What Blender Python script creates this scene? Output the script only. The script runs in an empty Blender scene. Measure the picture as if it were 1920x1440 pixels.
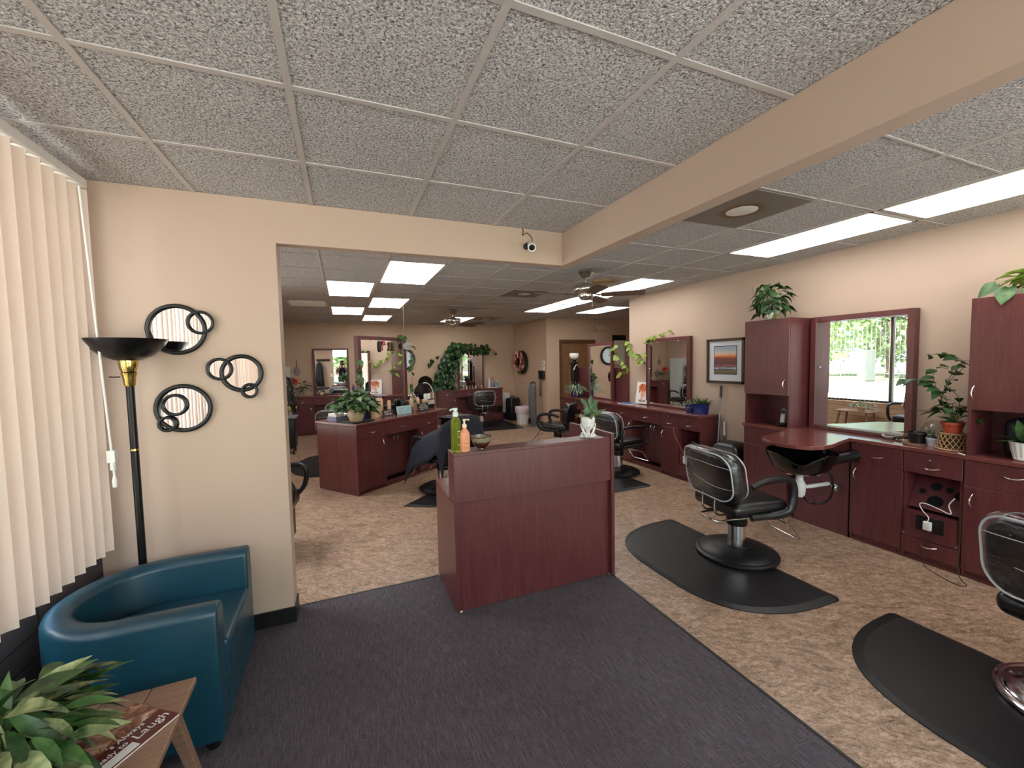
import bpy, bmesh, math, random
from mathutils import Vector, Matrix

C = bpy.context.scene
COL = C.collection
PI = math.pi

# ------------------------------------------------------------------ camera
cam = bpy.data.cameras.new('camera')
cam.sensor_fit = 'HORIZONTAL'
cam.sensor_width = 36.0
cam.lens = 772.217 / 1920 * 36
cam.clip_start = 0.02
cam.clip_end = 300
cam_o = bpy.data.objects.new('camera', cam)
COL.objects.link(cam_o)


def cam_matrix(yaw, pitch, roll):
    f = Vector((math.sin(yaw) * math.cos(pitch), math.cos(yaw) * math.cos(pitch), math.sin(pitch)))
    r = Vector((math.cos(yaw), -math.sin(yaw), 0))
    d = -r.cross(f)
    c, s = math.cos(roll), math.sin(roll)
    r2 = c * r + s * d
    d2 = -s * r + c * d
    return Matrix((r2, -d2, -f)).transposed()


cam_o.matrix_world = Matrix.Translation((0, 0, 1.657)) @ cam_matrix(0.389836, -0.057349, 0.020169).to_4x4()
C.camera = cam_o

# ------------------------------------------------------------------ world, sun, exposure
C.view_settings.view_transform = 'Standard'
C.view_settings.look = 'None'
C.view_settings.exposure = 1.1
C.view_settings.gamma = 1.0
C.view_settings.use_curve_mapping = False
C.cycles.use_denoising = True
C.cycles.max_bounces = 10
C.cycles.diffuse_bounces = 6
C.cycles.glossy_bounces = 6
C.cycles.transparent_max_bounces = 12
C.cycles.transmission_bounces = 6
C.cycles.sample_clamp_indirect = 6.0
C.cycles.caustics_reflective = False
C.cycles.caustics_refractive = False

SKY_STRENGTH = 0.28
SUN_STRENGTH = 22.0
PANEL_STRENGTH = 4.0
WINDOW_NEAR = 190.0
WINDOW_LEFT = 75.0
WINDOW_SALON = 250.0

w = bpy.data.worlds.new('world')
C.world = w
w.use_nodes = True
nt = w.node_tree
sky = nt.nodes.new('ShaderNodeTexSky')
sky.sky_type = 'NISHITA'
sky.sun_disc = False
sky.sun_elevation = math.radians(52)
sky.sun_rotation = math.radians(110)
sky.air_density = 1.0
sky.dust_density = 1.5
bg = nt.nodes['Background']
bg.inputs['Strength'].default_value = SKY_STRENGTH
nt.links.new(sky.outputs['Color'], bg.inputs['Color'])

sun = bpy.data.lights.new('sun', 'SUN')
sun.energy = SUN_STRENGTH
sun.angle = math.radians(0.6)
sun.color = (1.0, 0.97, 0.93)
sun_o = bpy.data.objects.new('sun', sun)
COL.objects.link(sun_o)
sun_o.rotation_euler = Vector((-0.62, -0.25, -0.78)).to_track_quat('-Z', 'Y').to_euler()
sun_o.location = (6, 3, 12)


def area_light(name, loc, direction, sx, sy, energy, color):
    l = bpy.data.lights.new(name, 'AREA')
    l.shape = 'RECTANGLE'
    l.size, l.size_y = sx, sy
    l.energy = energy
    l.color = color
    o = bpy.data.objects.new(name, l)
    COL.objects.link(o)
    o.location = loc
    o.rotation_euler = Vector(direction).to_track_quat('-Z', 'Y').to_euler()
    return o


# daylight falling through the windows (front shop window, left window behind the blinds, salon window)
area_light('daylight_near', (1.6, -2.15, 2.75), (0, 0.82, -0.42), 5.6, 1.6, WINDOW_NEAR, (0.97, 0.98, 1.0))
area_light('daylight_left', (-2.3, 1.0, 2.2), (1, 0, -0.25), 3.8, 2.0, WINDOW_LEFT, (1.0, 0.97, 0.95))
area_light('daylight_salon', (-2.0, 4.9, 3.15), (0.85, 0, -0.5), 3.4, 1.2, WINDOW_SALON, (0.97, 0.98, 1.0))

# ------------------------------------------------------------------ materials
MATS = {}


def srgb(r, g, b):
    def f(c):
        c /= 255.0
        return c / 12.92 if c <= 0.04045 else ((c + 0.055) / 1.055) ** 2.4
    return (f(r), f(g), f(b), 1.0)


class NB:
    """small node-tree helper"""

    def __init__(self, name):
        self.m = bpy.data.materials.new(name)
        self.m.use_nodes = True
        self.t = self.m.node_tree
        self.b = self.t.nodes['Principled BSDF']
        self.out = self.t.nodes['Material Output']

    def n(self, kind, **kw):
        nd = self.t.nodes.new(kind)
        for k, v in kw.items():
            if hasattr(nd, k):
                setattr(nd, k, v)
            else:
                nd.inputs[k.replace('_', ' ')].default_value = v
        return nd

    def l(self, a, b):
        self.t.links.new(a, b)

    def coords(self, scale=(1, 1, 1), rot=(0, 0, 0), kind='Object'):
        tc = self.n('ShaderNodeTexCoord')
        mp = self.n('ShaderNodeMapping')
        mp.inputs['Scale'].default_value = scale
        mp.inputs['Rotation'].default_value = rot
        self.l(tc.outputs[kind], mp.inputs['Vector'])
        return mp.outputs['Vector']

    def noise(self, vec, scale, detail=3.0, rough=0.5, dist=0.0):
        nd = self.n('ShaderNodeTexNoise')
        nd.inputs['Scale'].default_value = scale
        nd.inputs['Detail'].default_value = detail
        nd.inputs['Roughness'].default_value = rough
        nd.inputs['Distortion'].default_value = dist
        if vec is not None:
            self.l(vec, nd.inputs['Vector'])
        return nd.outputs['Fac']

    def ramp(self, fac, stops):
        nd = self.n('ShaderNodeValToRGB')
        cr = nd.color_ramp
        while len(cr.elements) > 1:
            cr.elements.remove(cr.elements[-1])
        cr.elements[0].position = stops[0][0]
        cr.elements[0].color = stops[0][1]
        for p, c in stops[1:]:
            e = cr.elements.new(p)
            e.color = c
        self.l(fac, nd.inputs['Fac'])
        return nd.outputs['Color']

    def mix(self, fac, a, b, blend='MIX'):
        nd = self.n('ShaderNodeMix')
        nd.data_type = 'RGBA'
        nd.blend_type = blend
        for i, v in ((0, fac), (6, a), (7, b)):
            if hasattr(v, 'is_linked'):
                self.l(v, nd.inputs[i])
            else:
                nd.inputs[i].default_value = v
        return nd.outputs[2]

    def math(self, op, a, b=0.0):
        nd = self.n('ShaderNodeMath')
        nd.operation = op
        for i, v in ((0, a), (1, b)):
            if hasattr(v, 'is_linked'):
                self.l(v, nd.inputs[i])
            else:
                nd.inputs[i].default_value = v
        return nd.outputs[0]

    def bump(self, height, strength, dist):
        nd = self.n('ShaderNodeBump')
        nd.inputs['Strength'].default_value = strength
        nd.inputs['Distance'].default_value = dist
        self.l(height, nd.inputs['Height'])
        self.l(nd.outputs['Normal'], self.b.inputs['Normal'])


def mat(name, rgb, rough=0.5, metal=0.0, var=0.08, nscale=12.0, spec=0.5, coat=0.0, bump=0.0, bscale=150.0, alpha=None):
    """plain procedural material: base colour with a little noise in it"""
    if name in MATS:
        return MATS[name]
    b = NB(name)
    v = b.coords()
    c = srgb(*rgb)
    dk = tuple(x * (1 - var) for x in c[:3]) + (1,)
    lt = tuple(min(1, x * (1 + var)) for x in c[:3]) + (1,)
    col = b.ramp(b.noise(v, nscale, 4), [(0.3, dk), (0.7, lt)])
    b.l(col, b.b.inputs['Base Color'])
    b.b.inputs['Roughness'].default_value = rough
    b.b.inputs['Metallic'].default_value = metal
    b.b.inputs['Specular IOR Level'].default_value = spec
    b.b.inputs['Coat Weight'].default_value = coat
    b.b.inputs['Coat Roughness'].default_value = 0.15
    if bump:
        b.bump(b.noise(v, bscale, 2), bump, 0.002)
    MATS[name] = b.m
    return b.m


def wood_mat(name, dark, mid, light, rough=0.35, scale=(18, 18, 1.2), bumpy=0.05):
    b = NB(name)
    v = b.coords(scale)
    f = b.noise(v, 2.2, 6, 0.62, 0.8)
    f2 = b.noise(b.coords((90, 90, 3.0)), 2.0, 3, 0.6)
    col = b.ramp(f, [(0.25, srgb(*dark)), (0.5, srgb(*mid)), (0.78, srgb(*light))])
    col = b.mix(0.25, col, b.ramp(f2, [(0.3, srgb(*dark)), (0.7, srgb(*light))]))
    b.l(col, b.b.inputs['Base Color'])
    b.b.inputs['Roughness'].default_value = rough
    b.b.inputs['Coat Weight'].default_value = 0.16
    b.b.inputs['Coat Roughness'].default_value = 0.28
    b.bump(f2, bumpy, 0.001)
    MATS[name] = b.m
    return b.m


def glass_mat(name, tint=(0.95, 0.97, 0.96), clear=0.88, rough=0.02):
    """thin pane: mostly see-through, some mirror-like reflection"""
    b = NB(name)
    tr = b.n('ShaderNodeBsdfTransparent')
    tr.inputs['Color'].default_value = (*tint, 1)
    gl = b.n('ShaderNodeBsdfGlossy')
    gl.inputs['Roughness'].default_value = rough
    fr = b.n('ShaderNodeLayerWeight')
    fr.inputs['Blend'].default_value = 0.3
    fac = b.math('ADD', b.math('MULTIPLY', b.math('POWER', fr.outputs['Facing'], 3.0), 0.7), max(0.02, (1.0 - clear) * .5))
    mx = b.n('ShaderNodeMixShader')
    b.l(fac, mx.inputs[0])
    b.l(tr.outputs[0], mx.inputs[1])
    b.l(gl.outputs[0], mx.inputs[2])
    b.l(mx.outputs[0], b.out.inputs['Surface'])
    MATS[name] = b.m
    return b.m


def emit_mat(name, rgb, strength):
    b = NB(name)
    em = b.n('ShaderNodeEmission')
    em.inputs['Color'].default_value = srgb(*rgb)
    em.inputs['Strength'].default_value = strength
    b.l(em.outputs[0], b.out.inputs['Surface'])
    MATS[name] = b.m
    return b.m


# ------------------------------------------------------------------ mesh builder
class MB:
    def __init__(self):
        self.v, self.f = [], []

    def add(self, vs, fs, M=None):
        o = len(self.v)
        self.v += [tuple(M @ Vector(p)) if M is not None else tuple(p) for p in vs]
        self.f += [tuple(i + o for i in f) for f in fs]
        return self

    def box(self, x0, y0, z0, x1, y1, z1, M=None):
        vs = [(x0, y0, z0), (x1, y0, z0), (x1, y1, z0), (x0, y1, z0), (x0, y0, z1), (x1, y0, z1), (x1, y1, z1), (x0, y1, z1)]
        return self.add(vs, [(3, 2, 1, 0), (4, 5, 6, 7), (0, 1, 5, 4), (1, 2, 6, 5), (2, 3, 7, 6), (3, 0, 4, 7)], M)

    def lathe(self, prof, n=24, M=None, c=(0, 0, 0)):
        """profile of (radius, z) turned about the z axis"""
        vs, fs, rows = [], [], []
        for r, z in prof:
            if r < 1e-6:
                rows.append([len(vs)])
                vs.append((c[0], c[1], c[2] + z))
            else:
                rows.append(list(range(len(vs), len(vs) + n)))
                vs += [(c[0] + r * math.cos(2 * PI * k / n), c[1] + r * math.sin(2 * PI * k / n), c[2] + z) for k in range(n)]
        for a, b in zip(rows, rows[1:]):
            if len(a) == 1 and len(b) == 1:
                continue
            for k in range(n):
                k2 = (k + 1) % n
                if len(a) == 1:
                    fs.append((a[0], b[k2], b[k]))
                elif len(b) == 1:
                    fs.append((a[k], a[k2], b[0]))
                else:
                    fs.append((a[k], a[k2], b[k2], b[k]))
        return self.add(vs, fs, M)

    def cyl(self, x, y, z0, z1, r, n=20, r2=None, M=None):
        r2 = r if r2 is None else r2
        return self.lathe([(0, z0), (r, z0), (r2, z1), (0, z1)], n, M, (x, y, 0))

    def tube(self, pts, r, n=8, closed=False, M=None, flat=1.0):
        pts = [Vector(p) for p in pts]
        m = len(pts)
        rs = r if isinstance(r, (list, tuple)) else [r] * m
        vs, fs = [], []
        prev = None
        for i, p in enumerate(pts):
            if closed:
                t = pts[(i + 1) % m] - pts[i - 1]
            else:
                t = pts[min(i + 1, m - 1)] - pts[max(i - 1, 0)]
            if t.length < 1e-9:
                t = Vector((0, 0, 1))
            t.normalize()
            if prev is None:
                u = t.cross(Vector((0, 0, 1)))
                if u.length < 0.05:
                    u = t.cross(Vector((0, 1, 0)))
            else:
                u = prev - t * prev.dot(t)
                if u.length < 1e-4:
                    u = t.orthogonal()
            u.normalize()
            prev = u
            w_ = t.cross(u)
            for k in range(n):
                a = 2 * PI * k / n
                vs.append(p + (u * math.cos(a) + w_ * math.sin(a) * flat) * rs[i])
        for i in range(m if closed else m - 1):
            j = (i + 1) % m
            for k in range(n):
                k2 = (k + 1) % n
                fs.append((i * n + k, i * n + k2, j * n + k2, j * n + k))
        if not closed:
            fs.append(tuple(range(n))[::-1])
            fs.append(tuple(range((m - 1) * n, m * n)))
        return self.add(vs, fs, M)

    def prism(self, poly, z0, z1, M=None):
        n = len(poly)
        vs = [(x, y, z0) for x, y in poly] + [(x, y, z1) for x, y in poly]
        fs = [tuple(range(n))[::-1], tuple(range(n, 2 * n))]
        fs += [(i, (i + 1) % n, n + (i + 1) % n, n + i) for i in range(n)]
        return self.add(vs, fs, M)

    def loft(self, rings, cap=True, M=None):
        """closed rings of equal count joined one to the next"""
        n = len(rings[0])
        vs = [p for r in rings for p in r]
        fs = []
        for i in range(len(rings) - 1):
            for k in range(n):
                k2 = (k + 1) % n
                fs.append((i * n + k, i * n + k2, (i + 1) * n + k2, (i + 1) * n + k))
        if cap:
            fs.append(tuple(range(n))[::-1])
            fs.append(tuple(range((len(rings) - 1) * n, len(rings) * n)))
        return self.add(vs, fs, M)

    def grid(self, fn, nu, nv, M=None):
        vs = [fn(i / nu, j / nv) for i in range(nu + 1) for j in range(nv + 1)]
        fs = [(i * (nv + 1) + j, (i + 1) * (nv + 1) + j, (i + 1) * (nv + 1) + j + 1, i * (nv + 1) + j + 1)
              for i in range(nu) for j in range(nv)]
        return self.add(vs, fs, M)

    def rbox(self, x0, y0, z0, x1, y1, z1, r=0.03, e=3, M=None):
        """soft cushion-like box (super-ellipsoid rounding in all directions)"""
        cx, cy, cz = (x0 + x1) / 2, (y0 + y1) / 2, (z0 + z1) / 2
        hx, hy, hz = (x1 - x0) / 2, (y1 - y0) / 2, (z1 - z0) / 2
        r = min(r, hx, hy, hz)
        rings = []
        prof = []
        for k in range(e + 1):
            a = -PI / 2 + (PI / 2) * k / e
            prof.append((r * math.cos(a) - r, -hz + r + r * math.sin(a)))
        for k in range(e + 1):
            a = (PI / 2) * k / e
            prof.append((r * math.cos(a) - r, hz - r + r * math.sin(a)))
        for ins, z in prof:
            ring = []
            for q, (sx, sy) in enumerate(((1, 1), (-1, 1), (-1, -1), (1, -1))):
                for k in range(e + 1):
                    a = q * PI / 2 + (PI / 2) * k / e
                    rr = max(r + ins, 0.001)
                    ring.append((cx + sx * (hx - r) + rr * math.cos(a), cy + sy * (hy - r) + rr * math.sin(a), cz + z))
            rings.append(ring)
        return self.loft(rings, True, M)

    def leaf(self, p, d, up, L, W, fold=0.25, droop=0.25, kind='heart'):
        """one leaf: starts at p, grows along d, folded at its midrib"""
        d = Vector(d).normalized()
        s = d.cross(Vector(up))
        if s.length < 1e-3:
            s = d.orthogonal()
        s.normalize()
        nrm = s.cross(d)
        if kind == 'heart':
            prof = [(0.0, 0.30), (0.05, 0.72), (0.22, 1.0), (0.48, 0.86), (0.76, 0.46), (1.0, 0.0)]
        elif kind == 'long':
            prof = [(0.0, 0.10), (0.15, 0.55), (0.40, 1.0), (0.65, 0.86), (0.85, 0.42), (1.0, 0.0)]
        elif kind == 'blade':
            prof = [(0.0, 0.7), (0.2, 0.95), (0.45, 1.0), (0.7, 0.75), (0.88, 0.4), (1.0, 0.0)]
        else:
            prof = [(0.0, 0.15), (0.2, 0.8), (0.5, 1.0), (0.8, 0.7), (1.0, 0.0)]
        vs, fs = [], []
        p = Vector(p)
        for t, wd in prof:
            c = p + d * (t * L) - nrm * (droop * L * t * t)
            h = wd * W / 2
            e = nrm * (fold * h)
            back = d * (0.10 * L if (kind == 'heart' and t == 0.0) else 0)
            vs += [c - s * h + e - back, c, c + s * h + e - back]
        for i in range(len(prof) - 1):
            a, b = 3 * i, 3 * i + 3
            fs += [(a, a + 1, b + 1, b), (a + 1, a + 2, b + 2, b + 1)]
        return self.add(vs, fs)

    def build(self, name, m, parent=None, smooth=False, bevel=0.0, seg=2, subsurf=0, angle=40):
        me = bpy.data.meshes.new(name)
        me.from_pydata([tuple(v) for v in self.v], [], self.f)
        me.validate()
        me.update()
        bm = bmesh.new()
        bm.from_mesh(me)
        bmesh.ops.recalc_face_normals(bm, faces=bm.faces)
        bm.to_mesh(me)
        bm.free()
        if m is not None:
            me.materials.append(m)
        o = bpy.data.objects.new(name, me)
        COL.objects.link(o)
        if smooth:
            for p in me.polygons:
                p.use_smooth = True
            try:
                me.set_sharp_from_angle(angle=math.radians(angle))
            except Exception:
                pass
        if bevel:
            b = o.modifiers.new('bevel', 'BEVEL')
            b.width = bevel
            b.segments = seg
            b.limit_method = 'ANGLE'
            b.angle_limit = math.radians(35)
        if subsurf:
            s = o.modifiers.new('subsurf', 'SUBSURF')
            s.levels = s.render_levels = subsurf
        if parent is not None:
            o.parent = parent
        return o


def tag(o, label, cat, group=None, kind=None):
    o['label'] = label
    o['category'] = cat
    if group:
        o['group'] = group
    if kind:
        o['kind'] = kind
    return o


def thing(name, label, cat, loc=(0, 0, 0), rz=0.0, group=None):
    o = bpy.data.objects.new(name, None)
    o.empty_display_size = 0.1
    COL.objects.link(o)
    o.location = loc
    o.rotation_euler = (0, 0, rz)
    return tag(o, label, cat, group)


def struct(o):
    o['kind'] = 'structure'
    return o


def kids(o):
    return [c for c in bpy.data.objects if c.parent == o]


def dup(root, loc, rz, label, group=None, drop=()):
    """copy of a thing with copies of its parts and sub-parts"""
    r = root.copy()
    COL.objects.link(r)
    r.location = loc
    r.rotation_euler = (0, 0, rz)
    r['label'] = label
    if group:
        r['group'] = group
    for ch in kids(root):
        if any(ch.name.startswith(d) for d in drop):
            continue
        c = ch.copy()
        COL.objects.link(c)
        c.parent = r
        for g in kids(ch):
            e = g.copy()
            COL.objects.link(e)
            e.parent = c
    return r


def arc(cx, cy, r, a0, a1, n):
    return [(cx + r * math.cos(math.radians(a0 + (a1 - a0) * k / n)), cy + r * math.sin(math.radians(a0 + (a1 - a0) * k / n))) for k in range(n + 1)]


def smooth_path(pts, sub=6):
    """Catmull-Rom through the points"""
    pts = [Vector(p) for p in pts]
    out = []
    for i in range(len(pts) - 1):
        p0 = pts[max(i - 1, 0)]
        p1, p2 = pts[i], pts[i + 1]
        p3 = pts[min(i + 2, len(pts) - 1)]
        for k in range(sub):
            t = k / sub
            out.append(0.5 * ((2 * p1) + (p2 - p0) * t + (2 * p0 - 5 * p1 + 4 * p2 - p3) * t * t + (3 * p1 - p0 - 3 * p2 + p3) * t ** 3))
    out.append(pts[-1])
    return out


def text(name, body, size, m, parent, M, extrude=0.0005, align='LEFT'):
    cu = bpy.data.curves.new(name, 'FONT')
    cu.body = body
    cu.size = size
    cu.extrude = extrude
    cu.align_x = align
    cu.materials.append(m)
    tmp = bpy.data.objects.new(name, cu)
    COL.objects.link(tmp)
    dg = bpy.context.evaluated_depsgraph_get()
    me = bpy.data.meshes.new_from_object(tmp.evaluated_get(dg))
    bpy.data.objects.remove(tmp)
    o = bpy.data.objects.new(name, me)
    COL.objects.link(o)
    o.parent = parent
    o.matrix_local = M
    return o


# ------------------------------------------------------------------ the palette
wood = wood_mat('mahogany_laminate', (68, 31, 32), (94, 44, 45), (112, 58, 58), 0.36)
wood_dark = mat('mahogany_inside', (50, 18, 20), 0.5)
oak = wood_mat('oak_veneer', (104, 72, 44), (136, 98, 64), (154, 116, 80), 0.45, (26, 26, 1.0))
tan_wood = wood_mat('tan_table_wood', (118, 88, 68), (144, 110, 88), (162, 128, 106), 0.5, (1.2, 22, 22))
kick = mat('dark_plinth', (40, 18, 20), 0.6)
chrome = mat('brushed_nickel', (205, 200, 192), 0.22, 1.0, 0.04)
steel = mat('polished_steel', (225, 225, 225), 0.1, 1.0, 0.02)
vinyl = mat('black_vinyl', (17, 18, 21), 0.33, 0, 0.15, 9, 0.5, 0.15, 0.08, 400)
rubber = mat('black_rubber', (20, 20, 22), 0.42, 0, 0.12, 6, 0.45, 0.0, 0.05, 500)
blackp = mat('black_plastic', (18, 18, 19), 0.35)
blackm = mat('black_metal', (20, 20, 21), 0.3, 0.3)
whitep = mat('white_plastic', (232, 230, 226), 0.4, 0, 0.03)
greyp = mat('grey_plastic', (128, 128, 130), 0.45)
white = mat('white_ceramic', (236, 233, 230), 0.25, 0, 0.03)
brass = mat('polished_brass', (214, 190, 110), 0.16, 1.0, 0.05)
soil = mat('potting_soil', (44, 32, 24), 0.9, 0, 0.3, 60)
stemm = mat('plant_stem', (88, 104, 54), 0.6, 0, 0.2, 30)
paper = mat('white_paper', (235, 232, 226), 0.6, 0, 0.03)

# ------------------------------------------------------------------ shell materials
def wall_material(name, rgb):
    b = NB(name)
    v = b.coords()
    c = srgb(*rgb)
    col = b.ramp(b.noise(v, 1.4, 5, 0.6), [(0.3, tuple(x * 0.96 for x in c[:3]) + (1,)), (0.7, c)])
    b.l(col, b.b.inputs['Base Color'])
    b.b.inputs['Roughness'].default_value = 0.62
    b.bump(b.noise(v, 220, 3), 0.10, 0.002)
    MATS[name] = b.m
    return b.m


wallm = wall_material('tan_wall_paint', (194, 170, 151))
wallm_salon = wall_material('salon_wall_paint', (202, 174, 149))
beamm = wall_material('beam_paint', (195, 173, 156))


def ceiling_material():
    b = NB('textured_ceiling_tile')
    v = b.coords((1, 1, 1))
    warp = b.n('ShaderNodeTexNoise')
    warp.inputs['Scale'].default_value = 45
    warp.inputs['Detail'].default_value = 2
    b.l(v, warp.inputs['Vector'])
    mixv = b.n('ShaderNodeVectorMath')
    mixv.operation = 'MULTIPLY_ADD'
    b.l(warp.outputs['Color'], mixv.inputs[0])
    mixv.inputs[1].default_value = (0.010, 0.010, 0.0)
    b.l(v, mixv.inputs[2])
    f = b.noise(mixv.outputs[0], 112, 3, 0.6, 0.6)
    g = b.noise(v, 210, 2, 0.5)
    h = b.math('ADD', b.math('MULTIPLY', f, 0.8), b.math('MULTIPLY', g, 0.2))
    col = b.ramp(h, [(0.36, srgb(106, 105, 108)), (0.45, srgb(186, 184, 185)), (0.55, srgb(244, 241, 239)), (0.7, srgb(252, 250, 248))])  # dark stops paint the relief's pit shade into the tile colour
    b.l(col, b.b.inputs['Base Color'])
    b.b.inputs['Roughness'].default_value = 0.9
    b.bump(b.ramp(h, [(0.34, (0, 0, 0, 1)), (0.62, (1, 1, 1, 1))]), 0.8, 0.013)
    return b.m


def vinyl_floor_material():
    b = NB('mottled_vinyl_tile')
    tc = b.n('ShaderNodeTexCoord')
    chk = b.n('ShaderNodeTexChecker')
    chk.inputs['Scale'].default_value = 1 / 0.3048
    b.l(tc.outputs['Object'], chk.inputs['Vector'])
    fs = []
    for rot in (0.35, 0.75):
        v = b.coords((1, 1, 1), (0, 0, rot))
        mp = b.n('ShaderNodeMapping')
        mp.inputs['Scale'].default_value = (2.6, 6.4, 1)
        b.l(v, mp.inputs['Vector'])
        fs.append((b.noise(mp.outputs[0], 1.9, 9, 0.74, 2.0), b.noise(mp.outputs[0], 9.0, 7, 0.74, 1.8)))
    fa = b.mix(chk.outputs['Fac'], fs[0][0], fs[1][0])
    fb = b.mix(chk.outputs['Fac'], fs[0][1], fs[1][1])
    base = b.ramp(fa, [(0.36, srgb(84, 62, 42)), (0.44, srgb(128, 100, 74)), (0.50, srgb(164, 132, 110)), (0.56, srgb(188, 156, 136)), (0.64, srgb(204, 176, 154))])
    olive = b.ramp(fb, [(0.38, srgb(86, 74, 50)), (0.46, srgb(138, 114, 86)), (0.53, srgb(184, 152, 130)), (0.62, srgb(206, 178, 158))])
    vein = b.math('ABSOLUTE', b.math('SUBTRACT', b.noise(b.coords((1, 1.6, 1), (0, 0, .5)), 16, 5, .7, 1.5), .5))
    col = b.mix(0.5, base, olive)
    col = b.mix(1.0, col, b.ramp(vein, [(0.0, (.62, .58, .54, 1)), (0.035, (1, 1, 1, 1))]), 'MULTIPLY')
    seam = b.n('ShaderNodeTexBrick')
    seam.offset = 0.0
    seam.inputs['Scale'].default_value = 1.0
    seam.inputs['Brick Width'].default_value = 0.3048
    seam.inputs['Row Height'].default_value = 0.3048
    seam.inputs['Mortar Size'].default_value = 0.0012
    seam.inputs['Color1'].default_value = (1, 1, 1, 1)
    seam.inputs['Color2'].default_value = (0.95, 0.95, 0.95, 1)
    seam.inputs['Mortar'].default_value = (0.8, 0.78, 0.76, 1)
    b.l(tc.outputs['Object'], seam.inputs['Vector'])
    col = b.mix(1.0, col, seam.outputs['Color'], 'MULTIPLY')
    b.l(col, b.b.inputs['Base Color'])
    b.b.inputs['Roughness'].default_value = 0.42
    b.bump(fb, 0.06, 0.002)
    return b.m


def carpet_material():
    b = NB('ribbed_entry_carpet')
    vx = b.coords((300, 13, 1))
    vy = b.coords((26, 240, 1))
    a = b.noise(vx, 1.0, 3, 0.6, 0.3)
    c = b.noise(vy, 1.0, 3, 0.6, 0.3)
    fine = b.noise(b.coords(), 420, 2)
    h = b.math('MAXIMUM', a, b.math('SUBTRACT', c, .05))
    col = b.ramp(h, [(0.42, srgb(64, 59, 62)), (0.55, srgb(93, 87, 91)), (0.72, srgb(118, 111, 115))])
    big = b.ramp(b.noise(b.coords(), 2.5, 4), [(0.35, (0.86, 0.84, 0.84, 1)), (0.65, (1, 1, 1, 1))])
    col = b.mix(1.0, col, big, 'MULTIPLY')
    col = b.mix(0.25, col, b.ramp(fine, [(0.3, srgb(40, 37, 40)), (0.7, srgb(108, 102, 106))]))
    b.l(col, b.b.inputs['Base Color'])
    b.b.inputs['Roughness'].default_value = 0.95
    b.b.inputs['Specular IOR Level'].default_value = 0.1
    b.bump(h, 0.5, 0.004)
    return b.m


def block_material(name, rgb, mortar):
    b = NB(name)
    tc = b.n('ShaderNodeTexCoord')
    sp = b.n('ShaderNodeSeparateXYZ')
    b.l(tc.outputs['Object'], sp.inputs[0])
    cb = b.n('ShaderNodeCombineXYZ')
    b.l(sp.outputs['Y'], cb.inputs['X'])
    b.l(sp.outputs['Z'], cb.inputs['Y'])
    br = b.n('ShaderNodeTexBrick')
    br.inputs['Scale'].default_value = 1
    br.inputs['Brick Width'].default_value = 0.80
    br.inputs['Row Height'].default_value = 0.105
    br.inputs['Mortar Size'].default_value = 0.006
    br.inputs['Mortar Smooth'].default_value = 0.4
    br.inputs['Color1'].default_value = srgb(*rgb)
    br.inputs['Color2'].default_value = tuple(x * 0.94 for x in srgb(*rgb)[:3]) + (1,)
    br.inputs['Mortar'].default_value = srgb(*mortar)
    b.l(cb.outputs[0], br.inputs['Vector'])
    b.l(br.outputs['Color'], b.b.inputs['Base Color'])
    b.b.inputs['Roughness'].default_value = 0.7
    inv = b.math('SUBTRACT', 1.0, br.outputs['Fac'])
    b.bump(inv, 0.6, 0.01)
    return b.m


ceilm = ceiling_material()
floorm = vinyl_floor_material()
carpetm = carpet_material()
blockm = block_material('tan_painted_block', (196, 168, 140), (150, 124, 100))
blockm_dark = block_material('grey_painted_block', (74, 72, 76), (40, 39, 42))  # shade behind the armchair put into the block colour
blackbase = mat('black_cove_base', (20, 19, 19), 0.45)
gridm = mat('grey_ceiling_grid', (196, 190, 186), 0.5, 0, 0.04)
alu = mat('dark_window_frame', (52, 50, 50), 0.4, 0.6)
pane_m = glass_mat('window_glass')
mirror_m = NB('mirror_silver')
mirror_m.b.inputs['Base Color'].default_value = (0.93, 0.94, 0.94, 1)
mirror_m.b.inputs['Metallic'].default_value = 1.0
mirror_m.b.inputs['Roughness'].default_value = 0.005
mirror_m = mirror_m.m

XL, XR, YN, YA, YF, YD, XS, H = -1.27, 4.5, -1.7, 2.92, 11.0, 8.95, 4.6, 2.66
XE = 8.2

# floors
struct(MB().box(XL - .15, YN - .15, -0.1, XE + .15, YF + .15, 0.0).build('floor', floorm))
o = struct(MB().box(XL, YN, 0.0005, 1.835, 3.085, 0.007).build('floor_carpet', carpetm))
o['label'] = 'dark grey ribbed entry carpet'
struct(MB().box(1.835, YN, 0.0005, 1.855, 3.10, 0.009).box(-.34, 3.085, 0.0005, 1.835, 3.103, 0.009).build('trim_1', blackbase, bevel=.003))
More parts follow.
